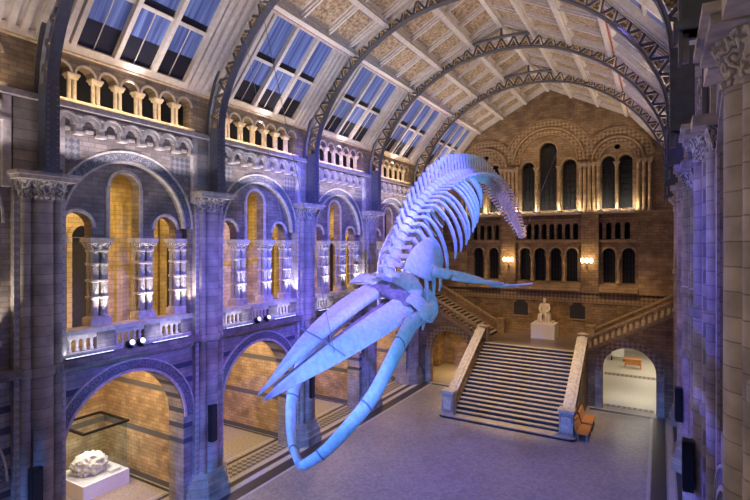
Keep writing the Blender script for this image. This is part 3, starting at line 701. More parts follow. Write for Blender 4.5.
# pilaster strips and clustered columns
pc = [('left', CX - 3.1), ('right', CX + 3.1)]
for nm, x in pc:
    p = MB().box(x - .62, x + .62, YB - .32, YB, 6.98, 12.82); st(p.build('wall_back', 'back_light' if False else 'back'))
    pass
def col_back(x, z0, z1, r, label, e=.18):
    t = thing('window_column', label, 'column', (x, YB - e, 0), 0, 'slender columns of the end wall windows')
    MB().lathe([(r * 1.7, z0), (r * 1.7, z0 + .12), (r * 1.15, z0 + .25), (r, z0 + .3), (r, z1 - .4)], 0, 0, 10).build('shaft', 'back_light', t, True)
    MB().frustum(-r, r, -r, r, z1 - .4, r * .7, z1 - .1).box(-r * 2, r * 2, -r * 1.9, r * 1.9, z1 - .1, z1).build('capital', 'trim_back', t)
    return t
nmz = {CX - 4.98: 'between the two left hand windows', CX + 4.93: 'between the two right hand windows', CX - .86: 'left of the tall middle window', CX + .88: 'right of the tall middle window'}
for x, s in nmz.items(): col_back(x, 13.0, 16.7, .11, 'slender pale stone column ' + s)
for i, dx in enumerate((-.62, -.31, 0, .31, .62)):
    col_back(CX - 3.05 + dx, 13.0, 16.85, .12, '%s stone shaft from left in cluster between left and middle windows' % ORD[i], .2)
    col_back(CX + 3.05 + dx, 13.0, 16.85, .12, '%s stone shaft from left in cluster between middle and right windows' % ORD[i], .2)
for i, dx in enumerate((0, .36, .72)):
    col_back(CX + 6.35 + dx, 13.0, 16.85, .12, '%s stone shaft from left, beyond the right hand windows' % ORD[i], .2)
    col_back(CX - 7.1 + dx, 13.0, 16.85, .12, '%s stone shaft from left, before the left hand windows' % ORD[i], .2)
for i, x in enumerate([CX - 5.05, CX - 1.19, CX, CX + 1.19, CX + 5.05]):
    col_back(x, 7.62, 9.8, .1, 'short stone column dividing lower arched windows, %s from the left' % ORD[i], .1)
for i, x in enumerate([CX - 6.0, CX - 5.0, CX - 4.1, CX - 2.2, CX - .86, CX + .88, CX + 2.2, CX + 3.85, CX + 4.93, CX + 6.0]):
    t = tag(MB().box(-.15, .15, -.12, .12, 0, .14).build('uplighter', 'white', loc=(x, YB - .5, 13.0)), 'bright white sill block light, %s from left under the upper windows' % (ORD + ['ninth', 'tenth'])[i], 'light', 'sill lights of the end wall')
    if i in (0, 1, 2, 3, 4, 5, 6, 7, 8, 9): area((x, YB - .66, 13.28), (x, YB + .05, 13.9), (1, .88, .66), 20, .5, .12)
MB().box(CX - 6.2, CX - 3.9, YB - .72, YB - .3, 12.86, 13.0).build('trim_sill', 'trim', kind='structure')
MB().box(CX - 2.5, CX + 2.5, YB - .72, YB - .3, 12.86, 13.0).build('trim_sill', 'trim', kind='structure')
MB().box(CX + 3.6, CX + 6.1, YB - .72, YB - .3, 12.86, 13.0).build('trim_sill', 'trim', kind='structure')
# wall lamps and plaques
for nm, x in (('left', -10.68), ('right', -4.76)):
    t = thing('wall_lamp', 'glowing bracket wall lamp on the %s pilaster of the end wall' % nm, 'lamp', (x, YB - .32, 9.2), 0, 'bracket lamps on the end wall')
    MB().sweep([(0, 0, -.45), (0, -.2, -.5), (0, -.35, -.3), (0, -.38, -.05)], .03, None, 6).add([], []).build('bracket', 'black', t) if False else MB().sweep([(0, 0, -.45), (0, -.2, -.5), (0, -.35, -.3), (0, -.38, -.05)], (.03, .03), None, 6).build('bracket', 'black', t)
    for dx in (-.3, 0, .3):
        MB().lathe([(.04, -.05), (.1, .02), (.13, .14), (.1, .26), (.03, .3)], dx, -.38, 10).build('globe', 'lampglow', t, True)
    MB().box(-.34, .34, -.4, -.36, -.08, -.05).build('cross_bar', 'black', t)
    point((x, YB - 1.0, 9.35), (1, .66, .30), 45, .15)
for nm, x in (('left', -9.82), ('right', -5.5)):
    p = [(x - .55, 4.8), (x + .55, 4.8), (x + .55, 5.75), (x + .4, 5.85)] + [(x + .35 * math.cos(PI * i / 8), 5.87 + .25 * math.sin(PI * i / 8)) for i in range(9)] + [(x - .4, 5.85), (x - .55, 5.75)]
    t = thing('wall_plaque', 'dark arched memorial plaque on the wall %s of the statue' % nm, 'plaque', (0, 0, 0), 0, 'dark plaques behind the statue')
    MB().prism([p], YB - .08, YB - .01, 'Y').build('tablet', 'slate', t)
    MB().box(x - .62, x + .62, YB - .12, YB - .01, 4.7, 4.8).build('sill', 'trim_back', t)

# ------------------------------------------------------------------ stair hall: main flight, landing, side flights
NS = 20; RZ = 3.5 / NS; TR = 6.4 / NS; Y0 = 27.9
xl, xr = -11.1, -4.3
t = thing('main_staircase', 'broad central flight of pale steps with shade-dark risers up to the statue', 'staircase', (CX - .1, Y0, 0))
for i in range(NS):
    y = i * TR
    hw = 3.1 if i > 1 else (3.95 if i == 0 else 3.6)
    s = MB()
    if i < 2:
        ex = .0 if i else .35
        pts = [(-hw + .3, y - ex)] + [(hw - .3, y - ex), (hw - .08, y - ex + .12), (hw, y - ex + .4), (hw, .55), (-hw, .55), (-hw, y - ex + .4), (-hw + .08, y - ex + .12)]
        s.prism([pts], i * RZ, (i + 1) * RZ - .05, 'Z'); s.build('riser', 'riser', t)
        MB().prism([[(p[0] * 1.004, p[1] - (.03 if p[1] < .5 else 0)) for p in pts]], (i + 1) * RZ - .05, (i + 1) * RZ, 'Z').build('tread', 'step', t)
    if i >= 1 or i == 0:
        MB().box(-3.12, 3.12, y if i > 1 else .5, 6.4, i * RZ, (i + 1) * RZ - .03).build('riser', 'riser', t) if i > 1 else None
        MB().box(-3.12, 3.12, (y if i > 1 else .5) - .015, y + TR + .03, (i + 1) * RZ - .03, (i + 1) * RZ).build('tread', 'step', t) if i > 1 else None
MB().box(CX - 3.4, CX + 3.4, Y0 + 6.4 + .03, YB, 3.2, 3.5).build('floor', 'landing', kind='structure')
MB().box(CX - 3.4, CX + 3.4, Y0 + 6.45, YB, 0, 3.2).build('wall_back', 'back', kind='structure')
MB().box(CX - HW, -4.2, YB - .02, YB + .5, 0, 3.1).build('wall_back', 'back', kind='structure')
MB().box(-4.3, 2.4, 41.0, 54, -.3, 0.006).build('floor', 'pale_floor', kind='structure')
MB().box(-4.3, 2.4, YB, 54, 3.25, 3.45).build('ceiling', 'cream', kind='structure')
MB().box(-4.4, -4.2, YB + .5, 54, 0, 3.25).build('wall_left', 'cream', kind='structure')
MB().box(2.3, 2.5, YB - .5, 54, 0, 3.25).build('wall_right', 'cream', kind='structure')
MB().box(-4.4, 2.5, 54, 54.2, 0, 3.4).build('wall_back', 'cream', kind='structure')
area((-.2, 45, 3.2), (-.2, 45.01, 0), (1, .90, .70), 230, 3, 10)
for sgn, nm in ((-1, 'left'), (1, 'right')):
    X = CX - .1 + sgn * 3.42
    t = thing('stair_balustrade', 'sloping pale stone balustrade on the %s of the main stairs' % nm, 'balustrade', (X, Y0, 0), 0, 'main stair balustrades')
    dz = 3.5 / 6.4
    def zy(y): return y * dz
    y1 = 6.7
    MB().prism([[(.5, 0), (y1, 0), (y1, zy(y1) + .25), (.5, zy(.5) + .25)]], -.3, .3).build('string_wall', 'back', t)
    MB().prism([[(.5, zy(.5) + .86), (y1, zy(y1) + .86), (y1, zy(y1) + 1.0), (.5, zy(.5) + 1.0)]], -.32, .32).build('hand_rail', 'trim', t)
    MB().prism([[(.5, zy(.5) + 1.0), (y1, zy(y1) + 1.0), (y1, zy(y1) + 1.06), (.5, zy(.5) + 1.06)]], -.16, .16).build('rail_ridge', 'trim', t)
    for i in range(16):
        y = .8 + i * .37
        MB().lathe([(.11, 0), (.11, .06), (.07, .12), (.1, .25), (.07, .48), (.12, .61)], 0, y, 8, z=zy(y) + .25).build('baluster', 'trim_back', t, True)
    nw = MB().box(-.42, .42, -.18, .62, 0, .28); nw.box(-.36, .36, -.1, .54, .28, 1.42); nw.build('newel', 'pier', t)
    MB().box(-.42, .42, -.18, .62, 1.42, 1.56).build('newel_cap', 'trim', t)
    MB().box(-.24, .24, -.13, -.1, .45, 1.2).build('newel_panel', 'trim', t)

for sgn, nm in ((-1, 'left'), (1, 'right')):
    # wall under side flight (front), with arch
    xs = CX + sgn * 3.2; xe = CX + sgn * 8.85; xi = CX + sgn * 3.6
    slope = .55
    def zs(x): return 3.5 + abs(x - xs) * 0 + max(0, (abs(x - CX) - 3.6)) * slope
    ac = CX + sgn * 6.0
    aa = [(ac - 1.5, 0)] + [(ac - 1.5 * math.cos(PI * i / 20), 2.5 + 1.5 * math.sin(PI * i / 20)) for i in range(21)] + [(ac + 1.5, 0)]
    lo_, hi_ = sorted((xs, xe))
    bot = [(lo_, 0)] + aa + [(hi_, 0)]
    top = [(hi_, zs(hi_)), (xi, 3.5) if sgn > 0 else (xi, 3.5), (lo_, zs(lo_))]
    MB().prism([bot + top], 34.4, 34.8, 'Y').build('wall_back', 'back', kind='structure')
    r = MB().ring(ac, 2.5, 1.52, 1.95, 34.33, 34.42, 'Y', n=22); r.build('wall_back', 'chev_back' if 'chev_back' in M else 'frieze_back', kind='structure')
    for q in (-1, 1): MB().box(ac + q * 1.73 - .2, ac + q * 1.73 + .2, 34.28, 34.42, 0, 2.5).build('wall_back', 'pier', kind='structure')
    # passage behind arch
    MB().prism([[(CX + sgn * 3.5, 3.2), (CX + sgn * 8.85, 3.2 + 5.35 * .55 - .15), (CX + sgn * 8.85, 3.25 + 5.35 * .55 - .15), (CX + sgn * 3.5, 3.25)]], 34.85, 40.25, 'Y').build('ceiling', 'back', kind='structure')
    # side flight
    t = thing('side_staircase', 'dark stepped side flight climbing %s from the statue landing' % nm, 'staircase', (CX, 34.9, 3.5), 0, 'side stair flights')
    n = 16; tr = 5.2 / n; rz = tr * .55
    for i in range(n):
        a, b = sorted((sgn * (3.6 + i * tr), sgn * (3.6 + (i + 1) * tr + .03))); 
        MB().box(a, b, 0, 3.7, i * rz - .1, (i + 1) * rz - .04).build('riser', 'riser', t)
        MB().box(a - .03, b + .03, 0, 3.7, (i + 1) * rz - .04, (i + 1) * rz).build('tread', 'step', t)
    MB().box(*sorted((CX + sgn * 3.4, CX + sgn * 3.58)), 34.85, YB - .05, 3.3, 3.5).build('floor', 'landing', kind='structure')
    # balustrades front and rear
    for yy, which in ((34.6, 'front'), (38.8, 'rear')):
        t = thing('side_stair_balustrade', 'sloping stone balustrade at the %s of the %s side flight' % (which, nm), 'balustrade', (CX, yy, 3.5), 0, 'side stair balustrades')
        A, B = 3.6, 8.75
        def poly(h0, h1): 
            p = [(sgn * A, h0), (sgn * B, (B - A) * slope + h0), (sgn * B, (B - A) * slope + h1), (sgn * A, h1)]; return [p]
        MB().prism(poly(.0, .2), -.2, .2, 'Y').build('string', 'trim_back', t)
        MB().prism(poly(.80, .94), -.24, .24, 'Y').build('hand_rail', 'trim_back', t)
        if which == 'front':
            for i in range(14):
                x = A + .3 + i * .34
                MB().lathe([(.1, .2), (.1, .26), (.065, .32), (.085, .5), (.065, .64), (.11, .80)], sgn * x, 0, 8, z=(x - A) * slope).build('baluster', 'trim_back', t, True)
        else:
            MB().prism(poly(.2, .80), -.12, .12, 'Y').build('solid_panel', 'back', t)
        nw = MB().box(sgn * 3.3 - .28, sgn * 3.3 + .28, -.28, .28, 0, 1.0); nw.build('newel', 'trim_back', t)
        MB().box(sgn * 3.3 - .34, sgn * 3.3 + .34, -.34, .34, 1.0, 1.12).build('newel_cap', 'trim_back', t)
    area((CX + sgn * 6.0, 37.2, 3.1), (CX + sgn * 6.0, 37.4, 0), (1, .66, .30) if sgn < 0 else (1, .9, .68), 170 if sgn < 0 else 90, 2, 2)
for x, e in ((CX + HW + .1, 1), ): pass
# bright room beyond the right arch
MB().box(-3.9, 1.2, 34.9, 41.0, 0, .006).build('floor', 'pale_floor', kind='structure')
trim(MB().box(-3.2, -.3, 34.9, 35.4, .006, .012), 'lattice'); trim(MB().box(-3.9, 1.0, 43.4, 44.2, .006, .012), 'lattice')
t = thing('information_panel', 'white freestanding panel beyond the right arch, left of the desk', 'panel', (-3.3, 49.2, 0))
MB().box(-.5, .5, -.04, .04, .35, 1.7).build('board', 'white', t); MB().box(-.55, -.45, -.2, .2, 0, .35).box(.45, .55, -.2, .2, 0, .35).build('foot', 'black', t)

# benches beside the stairs
def bench(loc, label):
    t = thing('oak_bench', label, 'bench', loc, 0, 'oak benches beside the main stairs')
    MB().box(-.02, .58, -.75, .75, .38, .46).build('seat', 'wood', t)
    MB().prism([[(-.04, .46), (.04, .46), (-.12, .98), (-.19, .98)]], -.75, .75, 'Y').build('backrest', 'wood', t)
    for y in (-.65, .57): 
        for x in (.02, .46): MB().box(x, x + .07, y, y + .07, 0, .38).build('leg', 'steel', t)
bench((-3.86, 28.6, 0), 'orange oak bench nearest the viewer, right of the stairs')
bench((-3.86, 30.4, 0), 'orange oak bench behind the other, right of the stairs')
t = thing('oak_table', 'small orange wooden desk seen through the right arch', 'desk', (-2.0, 46.8, 0))
MB().box(-.7, .7, -.35, .35, .72, .8).build('top', 'wood', t); MB().box(-.6, .6, -.25, .25, .3, .72).build('drawer_box', 'wood', t)
for a in (-.62, .55):
    for b in (-.3, .23): MB().box(a, a + .07, b, b + .07, 0, .72).build('leg', 'wood', t)

# ------------------------------------------------------------------ marble statue on plinth
t = thing('marble_statue', 'white marble seated bearded figure on a square plinth on the landing', 'statue', (-7.55, 38.3, 3.5))
MB().box(-.85, .85, -.85, .85, 0, 1.1).build('plinth', 'white', t); 
MB().box(-.62, .62, -.6, .6, 1.1, 1.24).build('plinth_step', 'marble', t)
def skin_fig(name, verts, edges, rad, mat, parent, sub=2):
    me = bpy.data.meshes.new(name); me.from_pydata(verts, edges, []); o = bpy.data.objects.new(name, me); COL.objects.link(o); o.parent = parent
    me.materials.append(M[mat]); o.modifiers.new('skin', 'SKIN')
    if not me.skin_vertices: 
        bpy.context.view_layer.objects.active = o
    sv = me.skin_vertices[0].data
    for i, r in enumerate(rad): sv[i].radius = (r if isinstance(r, tuple) else (r, r))
    sv[0].use_root = True
    s = o.modifiers.new('sub', 'SUBSURF'); s.levels = sub; s.render_levels = sub
    o.modifiers['skin'].use_smooth_shade = True
    return o
V = [(0, 0, 1.78), (0, .06, 2.05), (0, .06, 2.35), (0, 0, 2.55), (0, -.04, 2.68), (0, -.06, 2.86), (0, -.05, 2.98),
     (.27, .02, 2.45), (.36, -.12, 2.12), (.22, -.42, 1.98), (.12, -.52, 1.98),
     (-.27, .02, 2.45), (-.36, -.10, 2.12), (-.24, -.36, 1.95), (-.12, -.5, 1.94),
     (.16, -.12, 1.74), (.2, -.55, 1.78), (.19, -.52, 1.34), (.2, -.72, 1.28),
     (-.16, -.12, 1.74), (-.2, -.5, 1.80), (-.17, -.62, 1.36), (-.18, -.82, 1.28)]
Ed = [(0, 1), (1, 2), (2, 3), (3, 4), (4, 5), (5, 6), (2, 7), (7, 8), (8, 9), (9, 10), (2, 11), (11, 12), (12, 13), (13, 14), (0, 15), (15, 16), (16, 17), (17, 18), (0, 19), (19, 20), (20, 21), (21, 22)]
Rr = [.2, .2, .21, .10, .085, .125, .11, .12, .095, .07, .055, .12, .095, .07, .055, .15, .12, .085, .06, .15, .12, .085, .06]
skin_fig('body', V, Ed, Rr, 'marble', t)
MB().lathe([(.02, -.22), (.08, -.16), (.1, -.02), (.04, .02)], 0, -.15, 8, z=2.76).build('beard', 'marble', t, True)
coat = MB(); 
coat.prism([[(-.34, 1.24), (.34, 1.24), (.36, 1.75), (.26, 2.3), (-.26, 2.3), (-.36, 1.75)]], -.02, .3, 'Y')
coat.prism([[(-.48, 1.24), (-.22, 1.24), (-.24, 1.8), (-.42, 1.8)]], -.45, .2, 'Y').prism([[(.22, 1.24), (.48, 1.24), (.42, 1.8), (.24, 1.8)]], -.45, .2, 'Y')
co = coat.build('coat_and_chair', 'marble', t, True)
bv = co.modifiers.new('b', 'BEVEL'); bv.width = .07; bv.segments = 3
MB().lathe([(.01, -.05), (.03, -.02), (.03, .02), (.01, .05)], 0, -.2, 6, z=2.86).build('nose', 'marble', t, True)

# ------------------------------------------------------------------ coral in glass case (near alcove)
t = thing('display_case', 'tall glass display case on a white plinth in the near alcove', 'display case', (-21.35, 12.0, 0), 0)
MB().box(-1.1, 1.1, -1.0, 1.0, 0, .62).build('plinth', 'white', t)
for a, b, c, d in ((-1.02, 1.02, -.95, -.935), (-1.02, 1.02, .935, .95), (-1.02, -1.005, -.93, .93), (1.005, 1.02, -.93, .93)):
    MB().box(a, b, c, d, .625, 2.7).build('glass_pane', 'clear', t)
fr = MB()
for a, b, c, d in ((-1.1, 1.1, -1.0, -.9), (-1.1, 1.1, .9, 1.0), (-1.1, -1.0, -.9, .9), (1.0, 1.1, -.9, .9)): fr.box(a, b, c, d, 2.70, 2.79)
fr.build('top_frame', 'black', t)
area((-21.35, 12, 2.65), (-21.35, 12, .5), (1, .95, .88), 45, .5, .5)
def blob(name, loc, r, sq, amp, fr_, m, label, cat, seed=0, sub=5):
    bm = bmesh.new(); bmesh.ops.create_icosphere(bm, subdivisions=sub, radius=1)
    for v in bm.verts:
        n = noise.noise(v.co * fr_ + Vector((seed, 0, 0))) * amp + noise.noise(v.co * fr_ * 3) * amp * .5
        v.co = Vector((v.co.x * r[0], v.co.y * r[1], v.co.z * r[2])) * (1 + n)
        if v.co.z < -r[2] * .6: v.co.z = -r[2] * .6
    me = bpy.data.meshes.new(name); bm.to_mesh(me); bm.free()
    o = bpy.data.objects.new(name, me); COL.objects.link(o); me.materials.append(M[m]); o.location = loc
    return tag(o, label, cat)
blob('coral', (-21.4, 11.9, .62 + .33), (.62, .68, .5), 0, .28, 3.2, 'coral', 'large lumpy cream coral inside the glass display case', 'coral', 2, 4)
tag(MB().box(-.14, .14, -.22, .22, 0, .12).build('caption_block', 'white', loc=(-20.6, 12.5, .622)), 'small white caption block beside the coral in the case', 'caption')

# ------------------------------------------------------------------ loudspeakers on the piers
def speaker(loc, label, h=.75):
    t = thing('column_speaker', label, 'speaker', loc, 0, 'black column speakers on the piers')
    MB().box(-.11, .11, -.15, .15, 0, h * 2).build('cabinet', 'black', t)
    MB().box(.11 if loc[0] < -7 else -.125, .125 if loc[0] < -7 else -.11, -.12, .12, .05, h * 2 - .05).build('grille', 'slate', t)
speaker((-15.98 + .02, 7.3, 2.4), 'black column speaker on the near left pier beside the coral case')
speaker((-15.98 + .02, 13.9, 2.4), 'black column speaker on the left pier below the whale beak')
speaker((-15.98 + .02, 20.5, 2.4), 'black column speaker on the left pier between the jaws')
speaker((.58, 13.9, 4.6), 'larger black speaker on the nearest blue-lit right pier', .6)
speaker((.58, 20.5, 4.2), 'smaller black speaker on the second right pier', .6)
# flood lights on the gallery ledge
def par(loc, label):
    t = thing('gallery_spotlight', label, 'spotlight', loc, 0, 'round spotlights on the gallery ledge')
    MB().box(-.05, .05, -.08, .08, 0, .06).build('foot', 'black', t)
    MB().bar((-.12, 0, .14), (.10, 0, .22), .12, seg=12).build('housing', 'black', t, True)
    MB().bar((.10, 0, .22), (.115, 0, .226), .10, seg=12).build('lens', 'floodglow', t)
def batten(loc, ln, label):
    t = thing('light_batten', label, 'light', loc, 0, 'long light battens along the gallery ledge')
    MB().box(-.05, .05, -ln / 2, ln / 2, 0, .04).build('housing', 'black', t); MB().box(-.035, .04, -ln / 2 + .03, ln / 2 - .03, .04, .05).build('tube', 'floodglow', t)
LX = CX + W + .30
k_ = 0
for k in range(1, 5):
    for j, s in enumerate((-.45, .2) if k != 1 else (-.15, .25)):
        par((LX, BAY[k] + s, 6.84), 'round black spotlight with bright lens, %s, %s' % (('nearer of two', 'farther of two')[j], NEAR[k]))
    for j, s in enumerate((-1.55, 1.5)):
        batten((LX, BAY[k] + s, 6.84), 1.6, 'thin light strip at the %s end of the ledge, %s' % (('near', 'far')[j], NEAR[k]))
        area((LX + .02, BAY[k] + s, 7.0), (LX - .25, BAY[k] + s, 8), (.72, .76, 1), 9, 1.5, .08)

# ------------------------------------------------------------------ blue whale skeleton
def cat(P, n):
    P = [Vector(p) for p in P]; out = []
    for i in range(len(P) - 1):
        p0, p1, p2, p3 = P[max(i - 1, 0)], P[i], P[i + 1], P[min(i + 2, len(P) - 1)]
        for j in range(n):
            t = j / n; out.append(.5 * ((2 * p1) + (p2 - p0) * t + (2 * p0 - 5 * p1 + 4 * p2 - p3) * t * t + (3 * p1 - p0 - 3 * p2 + p3) * t ** 3))
    out.append(P[-1]); return out
def resample(P, n):
    L = [0]
    for i in range(1, len(P)): L.append(L[-1] + (P[i] - P[i - 1]).length)
    out = []
    for k in range(n):
        s = L[-1] * k / (n - 1); i = max([j for j in range(len(P) - 1) if L[j] <= s + 1e-9]); f_ = (s - L[i]) / (L[i + 1] - L[i]); out.append(P[i].lerp(P[i + 1], f_))
    return out
def lerp_(a, b, t): return a + (b - a) * t
def curve_at(tab, t):
    for (a, x), (b, y) in zip(tab, tab[1:]):
        if t <= b: return x + (y - x) * (t - a) / (b - a)
    return tab[-1][1]
whale = thing('whale_skeleton', 'huge blue-lit whale skeleton diving from the roof with jaws open', 'skeleton', (CX, 20, 3))
WO = Vector((CX, 20, 3))
def wb(mb, name, m='bone', parent=None, smooth=True):
    mb.T = Matrix.Translation(-WO); mb.v = [tuple(Vector(v) - WO) for v in mb.v]; mb.T = None
    o = mb.build(name, m, parent or whale, smooth)
    if name in ('upper_jaw_bone', 'shoulder_blade', 'eye_socket_plate', 'cheek_bone', 'zygomatic_arch', 'occipital_knob', 'maxilla_process', 'nasal_bone', 'forehead_hollow', 'upper_arm_bone'):
        m_ = o.modifiers.new('smooth', 'SUBSURF'); m_.levels = 2; m_.render_levels = 2
    return o
ROLL0 = math.radians(22)
SP = [(-7.8, 14.13, 9.5), (-7.8, 14.69, 10.3), (-7.8, 15.45, 11.15), (-7.8, 16.45, 11.97), (-7.8, 17.94, 12.76), (-7.8, 19.88, 13.4), (-7.8, 22.2, 13.83), (-7.8, 24.67, 13.94), (-7.8, 27.03, 13.49), (-7.8, 29.12, 12.68), (-7.8, 31.01, 11.73), (-7.8, 32.3, 11.05), (-7.8, 33.1, 11.7)]
NV = 58
sp = resample(cat(SP, 8), NV)
frames = []
for i in range(NV):
    T = (sp[min(i + 1, NV - 1)] - sp[max(i - 1, 0)]).normalized()
    side = T.cross(Vector((0, 0, 1))).normalized()            # T runs to the tail (+Y): side = +X
    up = side.cross(T).normalized()
    r = math.radians(-6)
    up2 = up * math.cos(r) + side * math.sin(r); side2 = side * math.cos(r) - up * math.sin(r)
    frames.append((T, side2, up2))
gap = [(sp[i + 1] - sp[i]).length for i in range(NV - 1)] + [.3]
for i in range(NV):
    T, S_, U = frames[i]; p = sp[i]; u = i / (NV - 1)
    rc = curve_at([(0, .20), (.3, .30), (.6, .32), (.85, .28), (.93, .19), (1, .07)], u)
    ns = curve_at([(0, .25), (.12, .50), (.3, .78), (.6, .78), (.8, .50), (.92, .22), (1, .02)], u)
    tp = curve_at([(0, .34), (.12, .46), (.3, .66), (.55, .62), (.75, .45), (.9, .2), (1, .02)], u)
    mb = MB(); hl = gap[i] * .40
    mb.sweep([p - T * hl, p - T * hl * .5, p + T * hl * .5, p + T * hl], [(rc, rc), (rc * .82, rc * .82), (rc * .82, rc * .82), (rc, rc)], [U] * 4, 10)
    if ns > .05:
        b = p + U * rc * .7; mb.sweep([b, b + U * ns * .5 + T * .05, b + U * ns + T * .14], [(.05, hl * .75), (.04, hl * .7), (.05, hl * .85)], [T] * 3, 6)
    if tp > .05:
        for s in (-1, 1):
            b = p + S_ * s * rc * .7; mb.sweep([b, b + S_ * s * tp * .5 - U * .02, b + S_ * s * tp - U * .06], [(.045, hl * .65), (.035, hl * .55), (.045, hl * .7)], [T] * 3, 6)
    wb(mb, 'vertebra', 'bone')
    if i > 33 and i < 52:
        ch = curve_at([(0, .45), (.5, .35), (1, .08)], (i - 33) / 20); b = p - U * rc + T * gap[i] * .5
        c = MB().sweep([b, b - U * ch], [(.03, .07), (.025, .09)], [T, T], 6); wb(c, 'chevron_bone')
# ribs
for j in range(14):
    i = 4 + int(j * 1.25); T, S_, U = frames[i]; p = sp[i]
    ln = curve_at([(0, .95), (.2, 1.0), (.5, 1.12), (.8, .95), (1, .6)], j / 13)
    for s in (-1, 1):
        pts = []
        for q in range(11):
            a = q / 10; ang = math.radians(5 + 135 * a)      # from beside the spine round to the belly
            wd = .98 * ln; hg = 1.22 * ln * curve_at([(0, 1.45), (.3, 1.12), (.5, 1), (1, 1)], j / 13)
            dn = (-U).lerp(Vector((0, .12, -1)), max(0, 1 - j / 6)); off = S_ * s * (.42 + math.sin(ang) * wd * .62) + dn * ((1 - math.cos(ang)) * hg) + T * (a * curve_at([(0, -.25), (.3, .3), (1, 1.1)], j / 13))
            pts.append(p + off)
        m = MB().sweep(pts, [(.06, .06)] + [(.055, .08)] * 7 + [(.045, .065), (.04, .055), (.03, .04)], [S_ * s] * 11, 7)
        wb(m, 'rib')
# shoulder blades
SC = [(-7.0, 13.66, 9.71), (-7.0, 14.01, 10.18), (-7.0, 14.76, 10.57), (-6.95, 15.89, 10.82), (-6.8, 16.36, 10.32), (-6.7, 16.21, 9.68), (-6.7, 15.58, 9.49), (-6.7, 15.2, 9.26), (-6.8, 14.49, 9.42)]
def plate(pts, n, th, dome=.12):
    pts = [Vector(p) for p in pts]; c = sum(pts, Vector()) / len(pts); n = Vector(n).normalized(); mb = MB(); k = len(pts)
    vs = [p + n * th / 2 for p in pts] + [c.lerp(p, .55) + n * (th / 2 + dome * .6) for p in pts] + [c + n * (th / 2 + dome)]
    vs += [p - n * th / 2 for p in pts] + [c.lerp(p, .55) + n * (-th / 2 + dome * .6) for p in pts] + [c + n * (-th / 2 + dome)]
    o = 2 * k + 1; fs = []
    for i in range(k):
        j = (i + 1) % k
        fs += [(i, j, k + j, k + i), (k + i, k + j, 2 * k), (o + j, o + i, o + k + i, o + k + j), (o + k + j, o + k + i, o + 2 * k), (j, i, o + i, o + j)]
    return mb.add([tuple(v) for v in vs], fs)
wb(plate(cat(SC + [SC[0]], 3)[:-1], (.94, -.32, .12), .07), 'shoulder_blade')
SCL = [(-8.85 - (y - 14.2) * .3, y + 2.0, z + .5) for x, y, z in SC]
wb(plate(cat(SCL + [SCL[0]], 3)[:-1], (-.94, -.32, .12), .07), 'shoulder_blade')
# right flipper
def flipper(pts, dorsal):
    P = resample(cat(pts, 8), 24); D = Vector(dorsal)
    f = MB().sweep(P[0:4], [(.24, .22), (.19, .18), (.2, .18), (.24, .18)], [D] * 4, 10); o = wb(f, 'upper_arm_bone')
    for s, w in ((-1, .10), (1, .13)):
        Q = []
        for i in range(3, 13):
            T = (P[i + 1] - P[i - 1]).normalized(); r = T.cross(D).normalized(); Q.append(P[i] + r * s * .15)
        wb(MB().sweep(Q, [(w, .08)] * 10, [D] * 10, 8), 'forearm_bone')
    for s in (-1.5, -.5, .5, 1.5):
        last = 23 if abs(s) < 1 else 20
        for i in range(13, last):
            T = (P[min(i + 1, 23)] - P[i - 1]).normalized(); r = T.cross(D).normalized(); k = 1 - (i - 13) / 14
            a = P[i] + r * s * .13 * k; b = a + (P[min(i + 1, 23)] - P[i]) * .82
            wb(MB().sweep([a, (a + b) / 2, b], [(.062 * k + .018, .055), (.046 * k + .014, .045), (.06 * k + .016, .05)], [D] * 3, 7), 'finger_bone')
flipper([(-6.72, 15.15, 9.62), (-6.2, 15.5, 9.5), (-5.4, 16.4, 9.28), (-4.9, 17.75, 9.0), (-4.4, 19.84, 8.95)], (-.3, -.75, .6))
flipper([(-9.1, 16.4, 9.75), (-9.1, 16.8, 9.4), (-9.0, 17.4, 8.6), (-8.7, 18.0, 7.9), (-8.3, 18.8, 7.3)], (1, 0, 0))
# skull
C0 = Vector((-7.72, 14.75, 8.98)); TIP = Vector((-7.9, 8.25, 7.0)); AX = (TIP - C0); LEN = AX.length; AX.normalize()
rr = math.radians(24)
S0 = Vector((1, 0, 0)); S0 = (S0 - AX * S0.dot(AX)).normalized(); U0 = S0.cross(AX).normalized()
if U0.z < 0: U0 = -U0
SK_S = (S0 * math.cos(rr) - U0 * math.sin(rr)).normalized(); SK_U = (U0 * math.cos(rr) + S0 * math.sin(rr)).normalized()
def sk(a, s, u): return C0 + AX * (a * LEN) + SK_S * s + SK_U * u     # a 0..1 along the beak, s to the whale's right of picture, u up
def loft(secs):
    mb = MB(); k = len(secs[0]); vs = [tuple(p) for s in secs for p in s]
    fs = [(j * k + i, j * k + (i + 1) % k, (j + 1) * k + (i + 1) % k, (j + 1) * k + i) for j in range(len(secs) - 1) for i in range(k)]
    fs += [tuple(reversed(range(k))), tuple((len(secs) - 1) * k + i for i in range(k))]
    return mb.add(vs, fs)
OW = [(0, 1.05), (.12, 1.08), (.25, 1.05), (.4, .98), (.55, .85), (.7, .66), (.85, .40), (.95, .20), (1, .10)]
GP = [(0, .22), (.2, .22), (.45, .17), (.7, .11), (.9, .06), (1, .07)]
